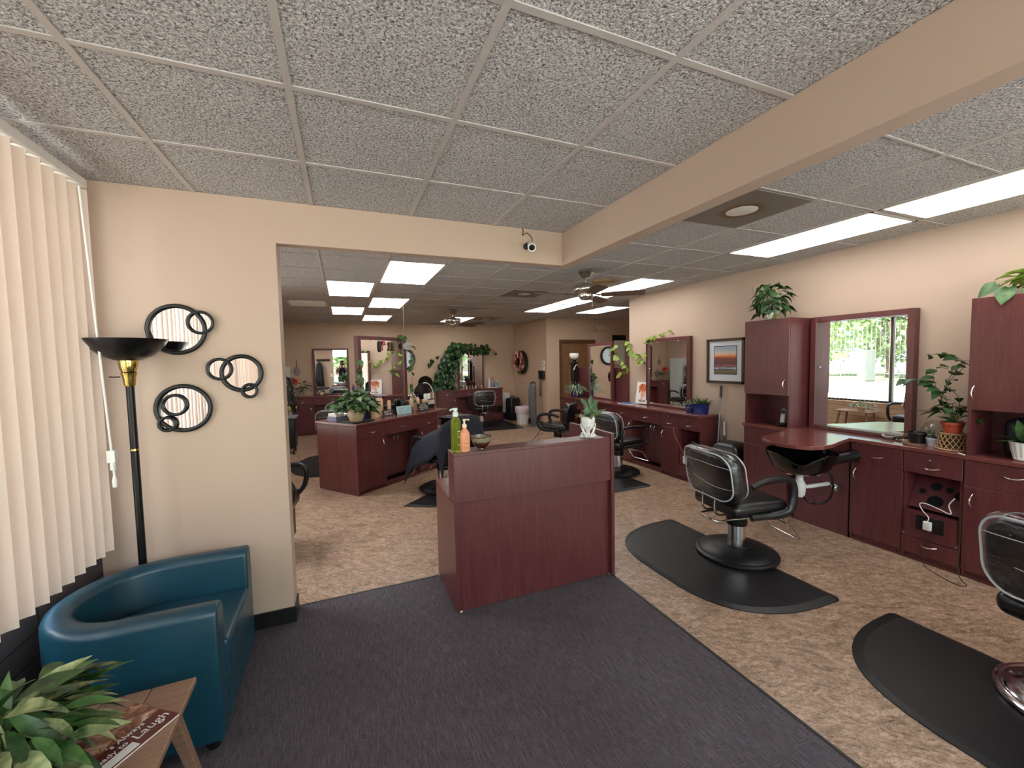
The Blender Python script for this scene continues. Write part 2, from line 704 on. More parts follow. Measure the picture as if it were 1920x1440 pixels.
# ceiling slab and its grid
struct(MB().box(XL - .15, YN - .15, H, XE + .15, YF + .15, H + 0.12).build('ceiling', ceilm))
g = MB()
zb, zt, hw = H - 0.006, H - 0.0005, 0.0125
x = -0.749 - 0.6096
while x < 1.62:
    if x > XL:
        g.box(x - hw, YN, zb, x + hw, YA, zt)
    x += 0.6096
y = 2.336
while y > YN:
    g.box(XL, y - hw, zb + .0012, 1.656, y + hw, zt)
    y -= 0.6096
struct(g.build('trim_2', gridm))
g = MB()
x = -0.775
while x < XE:
    y0 = 3.08 if x < 1.76 else YN
    y1 = YF if x < XS else YD
    if not 4.3 < x < XS:
        g.box(x - hw, y0, zb, x + hw, (y1 if x < 4.5 else YD), zt) if x < 4.5 else g.box(x - hw, 5.84, zb, x + hw, YD, zt)
    x += 0.61
y = 4.20 - 0.61 * 9
while y < YF:
    if y > YN:
        x0 = XL if y > 3.08 else 1.76
        x1 = 4.5 if y < 5.84 else (XE if y < YD else XS)
        g.box(x0, y - .006, zb + .0012, x1, y + .006, zt)
    y += 0.61
struct(g.build('trim_3', gridm))

# partition with the round mirrors, its header, and the beam
Mxz = Matrix.Rotation(PI / 2, 4, 'X')
struct(MB().prism([(XL, 0), (-.345, 0), (-.345, 2.4025), (1.656, 2.4025), (1.656, H - .001), (XL, H - .001)], -3.0, -YA, Mxz).box(XL, 3.0, 0, -.345, 3.08, H - .001).build('wall_divider', wallm, bevel=.003))
struct(MB().box(1.656, YN, 2.4025, 1.755, 3.0, H - .001).build('wall_beam', beamm, bevel=.003))
struct(MB().box(XL, YA - .012, 0.007, -.345, YA, 0.105).box(-.345, YA - .012, .007, -.335, 3.08, .105).build('baseboard_divider', blackbase))

# left wall with two window openings
WL = [(-1.25, 2.72, .66, 2.56), (3.45, 6.40, .62, 2.42)]
wl = MB()
t = 0.16
wl.box(XL - t, YN - t, .66, XL, -1.25, H).box(XL - t, -1.25, 2.56, XL, 2.72, H).box(XL - t, 2.72, .66, XL, 3.0, H)
wl.box(XL - t, 3.0, .62, XL, 3.45, H).box(XL - t, 3.45, 2.42, XL, 6.40, H).box(XL - t, 6.40, .62, XL, YF + t, H)
struct(wl.build('wall_left', wallm))
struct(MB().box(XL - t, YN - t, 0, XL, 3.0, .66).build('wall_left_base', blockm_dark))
struct(MB().box(XL - t, 3.0, 0, XL, YF + t, .62).build('wall_left_base', blockm))
# far wall, side wall, alcove, right wall
struct(MB().box(XL, YF, 0, XS + t, YF + t, H).build('wall_far', wallm_salon))
struct(MB().box(XS, YD + t, 0, XS + t, YF, H).build('wall_side', wallm_salon))
wb = MB().box(XS, YD, 0, 4.99, YD + t, H).box(4.99, YD, 2.10, 5.95, YD + t, H).box(5.95, YD, 0, XE + t, YD + t, H)
struct(wb.build('wall_alcove', wallm_salon))
struct(MB().box(XE, 5.7, 0, XE + t, YD, H).build('wall_alcove_end', wallm_salon))
struct(MB().box(XR, YN - t, 0, XR + .14, 5.70, H).box(XR + .14, 5.56, 0, XE + t, 5.70, H).build('wall_right', wallm))
struct(MB().box(XS - .012, YD + .16, 0, XS, YF, .1).build('baseboard_side', blackbase))
struct(MB().box(4.14, YF - .012, 0, XS - .012, YF, .1).build('baseboard_far', blackbase))
# near wall (behind the camera) with the shop window
nw = MB().box(XL, YN - t, 0, -1.05, YN, H).box(4.2, YN - t, 0, XR, YN, H).box(-1.05, YN - t, 2.45, 4.2, YN, H).box(-1.05, YN - t, 0, 4.2, YN, .12)
struct(nw.build('wall_near', wallm))


def window(name, axis, fixed, a0, a1, z0, z1, mull, depth=.06, th=.045):
    f = MB()

    def bx(u0, u1, zz0, zz1, d0, d1):
        if axis == 'x':
            f.box(fixed + d0, u0, zz0, fixed + d1, u1, zz1)
        else:
            f.box(u0, fixed + d0, zz0, u1, fixed + d1, zz1)
    d0, d1 = -depth / 2, depth / 2
    bx(a0, a1, z0, z0 + th, d0, d1)
    bx(a0, a1, z1 - th, z1, d0, d1)
    bx(a0, a0 + th, z0, z1, d0, d1)
    bx(a1 - th, a1, z0, z1, d0, d1)
    for m_ in mull:
        bx(m_ - th / 2, m_ + th / 2, z0, z1, d0, d1)
    r = struct(f.build(name, alu))
    p = MB()
    f2 = f
    f = p
    bx(a0 + .01, a1 - .01, z0 + .01, z1 - .01, -.003, .003)
    pn = p.build('pane', pane_m, r)
    f = f2
    return r


window('window_1', 'x', XL - .10, -1.25, 2.72, .66, 2.56, (0.1, 1.4))
window('window_2', 'x', XL - .10, 3.45, 6.40, .62, 2.42, (4.80,))
window('window_3', 'y', YN - .08, -1.05, 4.2, .12, 2.45, (.75, 1.70, 2.9))

# oak door in the alcove wall
dr = struct(MB().box(5.0195, YD + .05, .005, 5.9205, YD + .09, 2.071).build('door_1', oak))
dfm = mat('brown_door_casing', (96, 66, 42), 0.5)
MB().box(4.95, YD - .015, 0, 5.02, YD + .12, 2.14).box(5.92, YD - .015, 0, 5.99, YD + .12, 2.14).box(5.02, YD - .015, 2.07, 5.92, YD + .12, 2.14).build('door_frame', dfm, dr)
MB().lathe([(0, 0), (.026, 0), (.026, .012), (.012, .018), (.012, .04), (.027, .05), (.024, .075), (0, .08)], 14,
           Matrix.Translation((5.83, YD + .05, .97)) @ Matrix.Rotation(PI / 2, 4, 'X')).build('door_knob', chrome, dr, True)

# ------------------------------------------------------------------ cabinets
wood_x = wood_mat('mahogany_worktop', (92, 46, 44), (114, 62, 58), (132, 78, 72), 0.2, (1.0, 16, 16), 0.02)
wood_y = wood_mat('mahogany_worktop_long', (92, 46, 44), (114, 62, 58), (132, 78, 72), 0.16, (16, 1.0, 16), 0.02)


def handle_mb(x, y, z, kind, L=0.10):
    """bow handle standing off a front that faces -y"""
    pts = []
    for k in range(9):
        t = k / 8
        d = 0.028 * abs(math.sin(PI * t)) ** 0.8 + 0.001
        a = (t - .5) * L
        sag = -0.008 * math.sin(PI * t)
        pts.append((x + a, y - d, z + sag) if kind == 'h' else (x + sag, y - d, z + a))
    return MB().tube(pts, [.003 + .003 * math.sin(PI * k / 8) for k in range(9)], 8)


def front(parent, kind, x0, x1, z0, z1, hd=None, y=0.0, knob=None):
    g_ = 0.002
    p = MB().box(x0 + g_, y, z0 + g_, x1 - g_, y + .018, z1 - g_).build(kind, wood, parent, bevel=.0015, seg=1)
    if hd:
        handle_mb(hd[0], y, hd[1], hd[2]).build('handle', chrome, p, True)
    if knob:
        MB().lathe([(0, 0), (.005, 0), (.005, .008), (.011, .013), (.010, .018), (0, .020)], 12,
                   Matrix.Translation((knob[0], y, knob[1])) @ Matrix.Rotation(PI / 2, 4, 'X')).build('knob', chrome, p, True)
    return p


def carcass(W, D, z0, z1, holes=(), th=.018, y0=.018):
    b = MB()
    b.box(0, y0, z0, th, D, z1).box(W - th, y0, z0, W, D, z1)
    b.box(th, D - .008, z0, W - th, D, z1)
    b.box(th, y0, z0, W - th, D - .008, z0 + th).box(th, y0, z1 - th, W - th, D - .008, z1)
    for z in holes:
        b.box(th, y0, z - th / 2, W - th, D - .008, z + th / 2)
    return b


def unit(label, loc, rz, W, D, fronts, recess=None, group=None, name='base_cabinet', top=.875, shelves=(), finish=None):
    t = thing(name, label, 'cabinet', loc, rz, group)
    b = carcass(W, D, .0, top, shelves)
    b.box(.018, .03, .0, W - .018, .048, .06)
    b.build('body', finish or wood, t)
    for f in fronts:
        front(t, *f[:5], **(f[5] if len(f) > 5 else {}))
    if recess:
        y, z1, hs = recess
        half = W / 2
        for (a, c, hx) in ((.02, half, half - .035), (half, W - .02, half + .035)):
            front(t, 'door', a, c, .07, z1, (hx, hs, 'v'), y)
    return t


def std_unit(label, loc, rz, W, D, hside, group=None, top=.875):
    """drawer above a door"""
    hx = W - .045 if hside == 'R' else .045
    return unit(label, loc, rz, W, D, [('drawer', 0, W, .70, top, dict(hd=(W / 2, .78, 'h'))), ('door', 0, W, .055, .70, dict(hd=(hx, .60, 'v')))], None, group, top=top)


def mid_unit(label, loc, rz, W, D, group=None):
    """wide drawer over set-back double doors"""
    return unit(label, loc, rz, W, D, [('drawer', 0, W, .69, .875, dict(hd=(W / 2, .775, 'h')))], (.16, .66, .60), group)


def framed_mirror(label, loc, rz, W, z0, z1, fw=.045, depth=.06, two_sided=False, name='framed_mirror', group=None, recess=.02):
    t = thing(name, label, 'mirror', loc, rz, group)
    f = MB()
    f.box(0, 0, z0, fw, depth, z1).box(W - fw, 0, z0, W, depth, z1)
    f.box(fw, 0, z0, W - fw, depth, z0 + fw * .6).box(fw, 0, z1 - fw, W - fw, depth, z1)
    f.build('frame', wood, t, bevel=.002, seg=1)
    a, b = recess, depth - .02 if two_sided else depth - .005
    MB().box(fw - .004, a, z0 + fw * .55, W - fw + .004, b, z1 - fw + .004).build('mirror_glass', mirror_m, t)
    for (cx, cz) in ((fw + .20 * W, z1 - fw - .008), (W - fw - .2 * W, z1 - fw - .008), (fw + .008, z0 + .55 * (z1 - z0))):
        MB().lathe([(0, 0), (.011, 0), (.010, .006), (0, .008)], 12, Matrix.Translation((cx, a, cz)) @ Matrix.Rotation(PI / 2, 4, 'X')).build('clip', steel, t, True)
    return t


R = math.radians
# ---- first right-hand station (nearest), fronts face -x
RZ = -PI / 2
FX = 4.15
D1 = XR - FX - .003


def tower(label, y_hi, W, hinge):
    t = thing('tall_cabinet', label, 'cabinet', (FX, y_hi, 0), RZ, 'tall cabinets at the hair washing station')
    carcass(W, D1, 0, .875).box(.018, .03, 0, W - .018, .048, .05).build('base', wood, t)
    MB().box(-.012, -.012, .875, W + .004, D1, .905).build('ledge', wood_x, t, bevel=.002)
    u = MB().box(.0, .018, .905, .018, D1, 2.03).box(W - .018, .018, .905, W, D1, 2.03).box(.018, D1 - .008, .905, W - .018, D1, 2.03)
    u.box(.018, .018, 1.235, W - .018, D1 - .008, 1.253).box(.018, .018, 2.012, W - .018, D1 - .008, 2.03)
    u.build('upper_case', wood, t)
    front(t, 'upper_door', 0, W, 1.24, 2.03, (W - .035 if hinge == 'L' else .035, 1.36, 'v'))
    front(t, 'door', 0, W, .055, .685, None if hinge == 'L' else (.05, .58, 'v'))
    front(t, 'drawer', 0, W, .685, .872, None if hinge == 'L' else (.24, .80, 'h'))
    return t


tower('tall mahogany cabinet with cordless phone in its niche, left of the wash basin', 3.265, .495, 'L')
tower('tall mahogany cabinet at the right edge, white planter in its niche', 1.485, .53, 'R')

t = thing('sink_cabinet', 'plain mahogany panel cabinet behind the black wash basin', 'cabinet', (FX, 2.77, 0), RZ)
MB().box(.065, .02, 0, .555, .04, .875).box(.545, .02, 0, .555, D1, .875).box(.065, .04, 0, .075, D1, .875).build('panel', wood, t)
MB().box(.0, .16, 0, .065, .17, .875).build('recess_panel', wood_dark, t)

std_unit('mahogany base cabinet with one drawer and one door, right of the wash basin', (FX, 2.208, 0), RZ, .37, D1, 'L')
t = unit('mahogany cabinet with curling iron niche and white charger plugged in', (FX, 1.836, 0), RZ, .346, D1,
         [('drawer', 0, .346, .705, .875, dict(hd=(.17, .765, 'h'), knob=(.17, .82))),
          ('drawer', 0, .346, .055, .185, dict(hd=(.17, .15, 'h')))], None, None, shelves=(.39,))
MB().box(0, .0, .19, .346, .018, .225).build('rail', wood, t)
MB().box(.02, .004, .225, .326, .018, .40).build('outlet_panel', wood, t)
op = MB().box(.09, -.001, .26, .255, .004, .375).build('outlet_plate', blackp, t, bevel=.002)
MB().box(.105, -.012, .28, .14, -.001, .355).box(.165, -.014, .275, .19, -.001, .33).box(.205, -.008, .285, .235, -.001, .35).build('socket', blackp, op, bevel=.003)
slope = MB()
M_ = Matrix.Translation((.02, .05, .42)) @ Matrix.Rotation(R(58), 4, 'X')
slope.box(0, 0, 0, .306, .30, .012, M_)
slope.build('tool_board', wood, t)
hole = MB()
for (hx, hy, hr) in ((.06, .14, .022), (.13, .20, .034), (.21, .19, .022), (.15, .075, .048), (.275, .155, .034)):
    hole.lathe([(0, .0135), (hr, .0135), (hr, .0125), (0, .0125)], 20, M_ @ Matrix.Translation((hx, hy, 0)))
hole.build('tool_hole', mat('hole_black', (6, 6, 7), 0.9), t)
for kx, kz in ((.02, .207), (.326, .207)):
    MB().lathe([(0, 0), (.006, 0), (.006, .006), (0, .007)], 10, Matrix.Translation((kx, 0, kz)) @ Matrix.Rotation(PI / 2, 4, 'X')).build('screw_cap', steel, t)


# worktop with the rounded peninsula over the basin
tip = [(4.135, 2.765), (3.95, 2.70), (3.70, 2.655), (3.56, 2.615), (3.47, 2.545), (3.425, 2.44), (3.41, 2.33), (3.43, 2.22), (3.49, 2.14), (3.60, 2.105), (3.75, 2.12), (3.92, 2.165), (4.135, 2.21)]
poly = [(XR - .003, 2.768)] + tip + [(4.135, 1.488), (XR - .003, 1.488)]
o = MB().prism(poly, .877, .908).build('worktop', wood_y, bevel=.004)
tag(o, 'mahogany worktop with rounded lip jutting out over the black basin', 'worktop')

framed_mirror('large framed mirror reflecting the sunlit window, above the wash basin worktop', (4.42, 2.735, 0), RZ, .825, .91, 2.027, .05, .077, group='framed wall mirrors', recess=.055)

# ---- second and third right-hand stations
FX2 = 4.155
D2 = XR - FX2 - .003
G2 = 'base cabinets along the right wall'
t = unit('end mahogany cabinet with hair dryer in its niche, beside the mop', (FX2, 4.245, 0), RZ, .365, D2,
         [('drawer', 0, .365, .70, .875, dict(hd=(.18, .76, 'h'), knob=(.18, .82))), ('drawer', 0, .365, .055, .20, dict(hd=(.18, .15, 'h')))], None, G2, shelves=(.39, .70))
MB().box(.02, .004, .21, .345, .018, .385).build('outlet_panel', wood, t)
t = unit('narrow mahogany cabinet with pull-out shelf and door, next to the niche cabinet', (FX2, 4.58, 0), RZ, .335, D2,
         [('pull_out', 0, .335, .80, .875, dict(knob=(.17, .84))), ('drawer', 0, .335, .69, .80, dict(hd=(.17, .75, 'h'))),
          ('door', 0, .335, .055, .69, dict(hd=(.05, .58, 'v')))], None, G2)
mid_unit('mahogany cabinet with set-back double doors under the mirror with the chair reflection', (FX2, 5.21, 0), RZ, .63, D2, G2)
std_unit('mahogany drawer and door cabinet below the blue magazine', (FX2, 5.695, 0), RZ, .485, D2, 'R', G2)
std_unit('mahogany drawer cabinet past the wall end, partly behind the desk planter', (FX2, 6.15, 0), RZ, .45, D2, 'R', G2)
mid_unit('mahogany cabinet under the mirror with the clock reflection', (FX2, 6.95, 0), RZ, .80, D2, G2)
std_unit('farthest mahogany cabinet on the right, below the purple pot', (FX2, 7.42, 0), RZ, .465, D2, 'R', G2)
o = MB().box(FX2 - .015, 3.87, .877, XR - .003, 7.43, .908).build('worktop', wood_y, bevel=.004)
tag(o, 'long mahogany worktop running under the two mirrors on the right', 'worktop')
o = MB().box(4.455, 5.705, .908, 4.497, 7.36, 1.487).build('back_panel', wood, bevel=.003)
tag(o, 'low mahogany back panel standing past the wall end', 'panel')
framed_mirror('framed mirror reflecting a plastic-covered chair, on the right wall beside the red-haired portrait', (4.435, 5.218, 0), RZ, .882, .91, 1.946, .05, .062, group='framed wall mirrors')
framed_mirror('framed mirror reflecting the round clock, standing past the wall end', (4.405, 6.85, 0), RZ - R(2.3), .835, .91, 1.945, .05, .052, group='framed wall mirrors')

# ---- stations on the far wall
FY = 10.65
D3 = YF - FY - .003
G3 = 'base cabinets along the far wall'
std_unit('mahogany cabinet in the far left corner, under the red flowers', (-1.12, FY, 0), 0, .46, D3, 'R', G3)
mid_unit('mahogany cabinet under the far left mirror', (-.66, FY, 0), 0, .80, D3, G3)
std_unit('mahogany cabinet right of the far left mirror, hidden behind the island', (.14, FY, 0), 0, .46, D3, 'L', G3)
o = MB().box(-1.135, FY - .015, .877, .615, YF - .003, .908).build('worktop', wood_x, bevel=.004)
tag(o, 'mahogany worktop in the far left corner', 'worktop')
framed_mirror('framed mirror reflecting the photographer, on the far wall at left', (-.645, YF - .062, 0), 0, .80, .91, 2.033, .045, .06, group='framed wall mirrors')

std_unit('mahogany cabinet below the bushy vine on the far wall', (2.29, FY, 0), 0, .485, D3, 'R', G3)
mid_unit('mahogany cabinet behind the far plastic-covered chair', (2.775, FY, 0), 0, .72, D3, G3)
unit('slim mahogany cabinet just right of the far chair', (3.495, FY, 0), 0, .265, D3,
     [('drawer', 0, .265, .79, .875, dict(hd=(.13, .835, 'h'))), ('door', 0, .265, .055, .79, dict(hd=(.04, .62, 'v')))], None, G3)
unit('mahogany drawer stack at the right end of the far wall station', (3.76, FY, 0), 0, .325, D3,
     [('drawer', 0, .325, .72, .875, dict(hd=(.16, .80, 'h'))), ('drawer', 0, .325, .40, .72, dict(hd=(.16, .655, 'h'))),
      ('drawer', 0, .325, .055, .22, dict(hd=(.16, .14, 'h')))], None, G3)
o = MB().box(2.275, FY - .015, .877, 4.10, YF - .003, .908).build('worktop', wood_x, bevel=.004)
tag(o, 'mahogany worktop on the far wall under the vine-draped mirror', 'worktop')
framed_mirror('vine-draped framed mirror on the far wall', (2.915, YF - .062, 0), 0, .735, .91, 1.972, .045, .06, group='framed wall mirrors')

# ---- the double island
IA = Vector((.13, 5.40, 0))
IR = math.atan2(.609, .793)
E1, E2 = Vector((.793, .609, 0)), Vector((-.609, .793, 0))


def isl(s, q, z=0.0):
    return IA + E1 * s + E2 * q + Vector((0, 0, z))


GI = 'cabinets of the central island'
DI = .385
std_unit('mahogany island cabinet at the near corner, below the cream plant pot', isl(.018, 0), IR, .44, DI, 'R', GI)
mid_unit('mahogany island cabinet with set-back double doors, below the little signs', isl(.458, 0), IR, .642, DI, GI)
unit('mahogany island cabinet with pull-out, beside the caped chair', isl(1.10, 0), IR, .42, DI,
     [('pull_out', 0, .42, .80, .875, dict(knob=(.21, .84))), ('drawer', 0, .42, .69, .80, dict(hd=(.21, .75, 'h'))),
      ('door', 0, .42, .055, .69, dict(hd=(.05, .58, 'v')))], None, GI)
for k, (s, wd, lb) in enumerate(((1.52, .42, 'far corner'), (1.10, .642, 'middle'), (.458, .44, 'near corner'))):
    std_unit('island cabinet facing away from the entrance, %s' % lb, isl(s, .775), IR + PI, wd, DI, 'R', GI)
o = thing('end_panel', 'pale-sheened mahogany end panel of the island, facing the entrance', 'panel', isl(0, 0), IR)
MB().box(0, 0.002, 0, .018, .387, .875).box(0, .389, 0, .018, .775, .875).build('panel_boards', wood, o, bevel=.001, seg=1)
o = MB().box(-.012, -.015, .877, 1.78, .79, .908).build('worktop', wood_x, bevel=.004)
o.location = IA
o.rotation_euler = (0, 0, IR)
tag(o, 'mahogany worktop of the central island, crowded with bottles and signs', 'worktop')
framed_mirror('tall two-sided framed mirror standing on the central island', isl(.375, .36), IR, .895, .91, 2.03, .05, .085, True, group='framed wall mirrors')

# ---- reception desk
t = thing('reception_desk', 'mahogany reception desk standing at the carpet edge', 'desk', (.63, 2.54, 0))
MB().box(.0, 0, .745, 1.197, .15, 1.05).box(0, .0, 1.05, 1.197, .15, 1.07).build('upper_ledge', wood, t, bevel=.002)
MB().box(.018, .028, .012, 1.197, .046, .745).build('front_panel', wood, t)
MB().box(.0, .012, .012, .018, .57, .735).build('side_panel', wood, t, bevel=.002)
MB().box(1.197, -.012, .012, 1.225, .60, 1.10).build('side_panel', wood, t, bevel=.003)
MB().box(.0, .15, .735, 1.197, .57, .760).build('desk_top', wood_x, t, bevel=.002)
MB().box(.018, .54, .30, 1.197, .556, .735).build('modesty_panel', wood, t)
for (x_, y_) in ((.012, .55), (.03, .035), (1.21, .03), (1.21, .57)):
    MB().cyl(x_, y_, .007, .014, .014, 12).build('foot', whitep, t)

# ------------------------------------------------------------------ styling chairs (local: faces +x, origin under the column)
clear_vinyl = NB('clear_plastic_cover')
_tr = clear_vinyl.n('ShaderNodeBsdfTransparent')
_tr.inputs['Color'].default_value = (0.93, 0.94, 0.95, 1)
_gl = clear_vinyl.n('ShaderNodeBsdfGlossy')
_gl.inputs['Roughness'].default_value = 0.10
_gl.inputs['Color'].default_value = (0.9, 0.92, 0.94, 1)
_mx = clear_vinyl.n('ShaderNodeMixShader')
_fr = clear_vinyl.n('ShaderNodeLayerWeight')
_fr.inputs['Blend'].default_value = 0.35
_nz = clear_vinyl.noise(clear_vinyl.coords((1, 2.2, 5)), 7, 3, .6, .6)
_bp = clear_vinyl.n('ShaderNodeBump')
_bp.inputs['Strength'].default_value = 0.55
_bp.inputs['Distance'].default_value = 0.02
clear_vinyl.l(_nz, _bp.inputs['Height'])
clear_vinyl.l(_bp.outputs[0], _gl.inputs['Normal'])
clear_vinyl.l(_bp.outputs[0], _fr.inputs['Normal'])
clear_vinyl.l(clear_vinyl.math('ADD', clear_vinyl.math('MULTIPLY', clear_vinyl.math('POWER', _fr.outputs['Facing'], 2.5), .75), 0.06), _mx.inputs[0])
clear_vinyl.l(_tr.outputs[0], _mx.inputs[1])
clear_vinyl.l(_gl.outputs[0], _mx.inputs[2])
clear_vinyl.l(_mx.outputs[0], clear_vinyl.out.inputs['Surface'])
clear_vinyl = clear_vinyl.m
piping_m = mat('white_clear_piping', (196, 200, 204), 0.3, 0, 0.04)


def rounded(w, h, r, n=6):
    """rounded rectangle, centred"""
    out = []
    for q, (sx, sy) in enumerate(((1, 1), (-1, 1), (-1, -1), (1, -1))):
        for k in range(n + 1):
            a = q * PI / 2 + PI / 2 * k / n
            out.append((sx * (w / 2 - r) + r * math.cos(a), sy * (h / 2 - r) + r * math.sin(a)))
    return out


def back_shape(W, Hh, T, x0, z0, lean, bulge=.02, r=.13, puff=1.0):
    """a padded backrest: rounded plate lofted front to back, leaning"""
    rings = []
    for (dx, sc) in ((0, .90), (.012, .97), (T * .35, 1.0), (T * .65, 1.0), (T - .012, .97), (T, .90)):
        ring = []
        for (y, z) in rounded(W * (sc if sc < 1 else 1), Hh * sc, r * sc, 6):
            bow = .05 * (y / (W / 2)) ** 2
            zz = z + Hh / 2
            ring.append((x0 + dx + bow - lean * zz, y, z0 + zz))
        rings.append(ring)
    return MB().loft(rings)


def styling_chair(label, loc, rz, cover=True, group='styling chairs', arm='hook', base_m=None, tall=0.0):
    t = thing('styling_chair', label, 'chair', loc, rz, group)
    zs = .47 + tall
    MB().lathe([(0, 0), (.30, 0), (.312, .008), (.312, .022), (.296, .032), (.286, .032), (.276, .042), (.20, .066), (.115, .080), (.105, .092), (.082, .096), (.0, .096)], 48).build('base', base_m or rubber, t, True)
    MB().cyl(0, 0, .09, .26 + tall, .066, 28).build('column', steel, t, True)
    MB().lathe([(0, .25 + tall), (.078, .25 + tall), (.080, .26 + tall), (.078, .40 + tall), (0, .40 + tall)], 28).build('sleeve', blackm, t, True)
    MB().tube(smooth_path([(-.02, .07, .335), (-.12, .12, .33), (-.24, .11, .335), (-.285, .06, .34), (-.285, -.05, .335), (-.24, -.085, .325), (-.12, -.07, .32), (.0, -.09, .325), (.05, -.10, .34)], 5), .008, 8).build('pump_lever', chrome, t, True)
    s = MB().rbox(-.235, -.25, zs - .085, .275, .25, zs + .03, .05, 4)
    s.build('seat', vinyl, t, True)
    MB().box(-.12, -.16, zs - .105, .18, .16, zs - .08).build('seat_frame', blackm, t)
    back_shape(.545, .40, .095, -.285, zs + .01, .16).build('backrest', vinyl, t, True, angle=60)
    for yy in (-.07, .07):
        MB().tube(smooth_path([(-.02, yy, zs - .095), (-.22, yy, zs - .10), (-.275, yy, zs - .04), (-.262, yy, zs + .10)], 5), .009, 8).build('back_bracket', chrome, t, True)
    for sg in (-1, 1):
        y = .285 * sg
        if arm == 'hook':
            pts = [(-.10, y * .90, zs - .07), (.10, y * .96, zs - .065), (.225, y, zs - .035), (.262, y, zs + .06), (.262, y, zs + .15), (.225, y, zs + .205), (.12, y, zs + .222), (-.02, y, zs + .21), (-.10, y, zs + .185), (-.125, y, zs + .175)]
            rr = [.020, .026, .027, .024, .023, .022, .021, .019, .020, .012]
            pth = smooth_path(pts, 4)
            rs = [rr[min(int(k / 4), 9)] for k in range(len(pth))]
            MB().tube(pth, rs, 10, flat=1.25).build('armrest', blackp, t, True)
        else:
            pts = [(-.16, y, zs - .05), (.22, y, zs - .05), (.275, y, zs - .02), (.285, y, zs + .15), (.25, y, zs + .20), (-.12, y, zs + .215), (-.20, y, zs + .17), (-.20, y, zs - .0)]
            MB().tube(smooth_path(pts, 5), .019, 10, closed=False).build('armrest', blackp, t, True)
    fr = MB()
    w_ = .145
    fr.tube([(.20, -w_, zs - .09), (.27, -w_, zs - .09), (.48, -w_, .12), (.48, w_, .12), (.27, w_, zs - .09), (.20, w_, zs - .09)], .009, 8)
    fr.tube([(.36, -w_, .265), (.36, w_, .265)], .007, 8)
    fr.build('footrest', steel, t, True)
    if cover:
        cv = back_shape(.575, .40, .13, -.302, zs + .035, .16, r=.12)
        pc = cv.build('back_cover', clear_vinyl, t, True, angle=60)
        p = MB()
        for dx in (0.0, .13):
            ring = []
            for (y, z) in rounded(.575 * .93, .40 * .93, .115, 6):
                zz = z + .20
                ring.append((-.302 + dx + .05 * (y / .2725) ** 2 - .16 * zz, y, zs + .035 + zz))
            p.tube(ring, .0055, 6, closed=True)
        p.tube([(-.303 - .16 * .30 + .05 * (yy / .27) ** 2, yy, zs + .035 + .30 - .015 * abs(yy) / .27) for yy in [-.26 + .52 * k / 10 for k in range(11)]], .0022, 5)
        p.tube([(-.303 - .16 * .14 + .05 * (yy / .27) ** 2, yy, zs + .035 + .14 + .02 * math.sin(yy * 9)) for yy in [-.26 + .40 * k / 10 for k in range(11)]], .0018, 5)
        p.build('piping', piping_m, pc, True)
    return t


CH = styling_chair('plastic-covered black styling chair facing the wash basin', (2.98, 2.40, .016), R(-9))
silver_base = mat('polished_chair_base', (205, 200, 205), 0.12, 1.0, 0.03)
styling_chair('plastic-covered black styling chair at the right edge of the photo, on a shiny silver base', (3.05, .63, .016), R(-8), base_m=silver_base)
styling_chair('black styling chair with looped arms just behind the reception desk', (3.63, 4.87, .016), R(8), arm='loop')
styling_chair('black styling chair half covered by the navy cape, beside the island', (1.16, 5.235, .016), R(118), cover=False)
dup(CH, (3.26, 10.03, .014), R(92), 'plastic-covered black styling chair at the far wall station, seen from behind')
dup(CH, (-.10, 9.0, .001), R(97), 'plastic-covered black styling chair behind the island, farther and taller of the two backs')
dup(CH, (3.60, 6.60, .001), R(132), 'bare-backed black styling chair near the tower fan, seen over the desk', drop=('back_cover',))
dup(CH, (-.12, 7.50, .016), R(80), 'plastic-covered black styling chair behind the island, nearer and lower of the two backs')


# ------------------------------------------------------------------ salon mats
def mat_poly(L, D, notch=0.0, rnd=.10):
    """half-moon outline: straight edge on x = 0, bulging to -x; corners at y = +-L/2"""
    pts = [(0, -L / 2 + .02), (0.0, L / 2 - .02), (-.03, L / 2)]
    n = 26
    for k in range(n + 1):
        a = PI * k / n
        c, s_ = math.cos(a), math.sin(a)
        yy = L / 2 * (abs(c) ** .62) * (1 if c > 0 else -1)
        xx = -.07 - (D - .07) * (abs(s_) ** .80)
        pts.append((xx, yy))
    pts.append((-.03, -L / 2))
    return pts


def salon_mat(label, loc, rz, poly, th=.016, group='rubber mats under the styling chairs'):
    b = MB()
    cx = sum(p[0] for p in poly) / len(poly)
    cy = sum(p[1] for p in poly) / len(poly)

    def sc(k, z):
        return [(cx + (x - cx) * k, cy + (y - cy) * k, z) for x, y in poly]
    b.loft([sc(1.0, .0), sc(1.0, .005), sc(.925, th), sc(.915, th)])
    o = b.build('salon_mat', rubber, None, True, angle=7)
    o.location = loc
    o.rotation_euler = (0, 0, rz)
    return tag(o, label, 'mat', group)


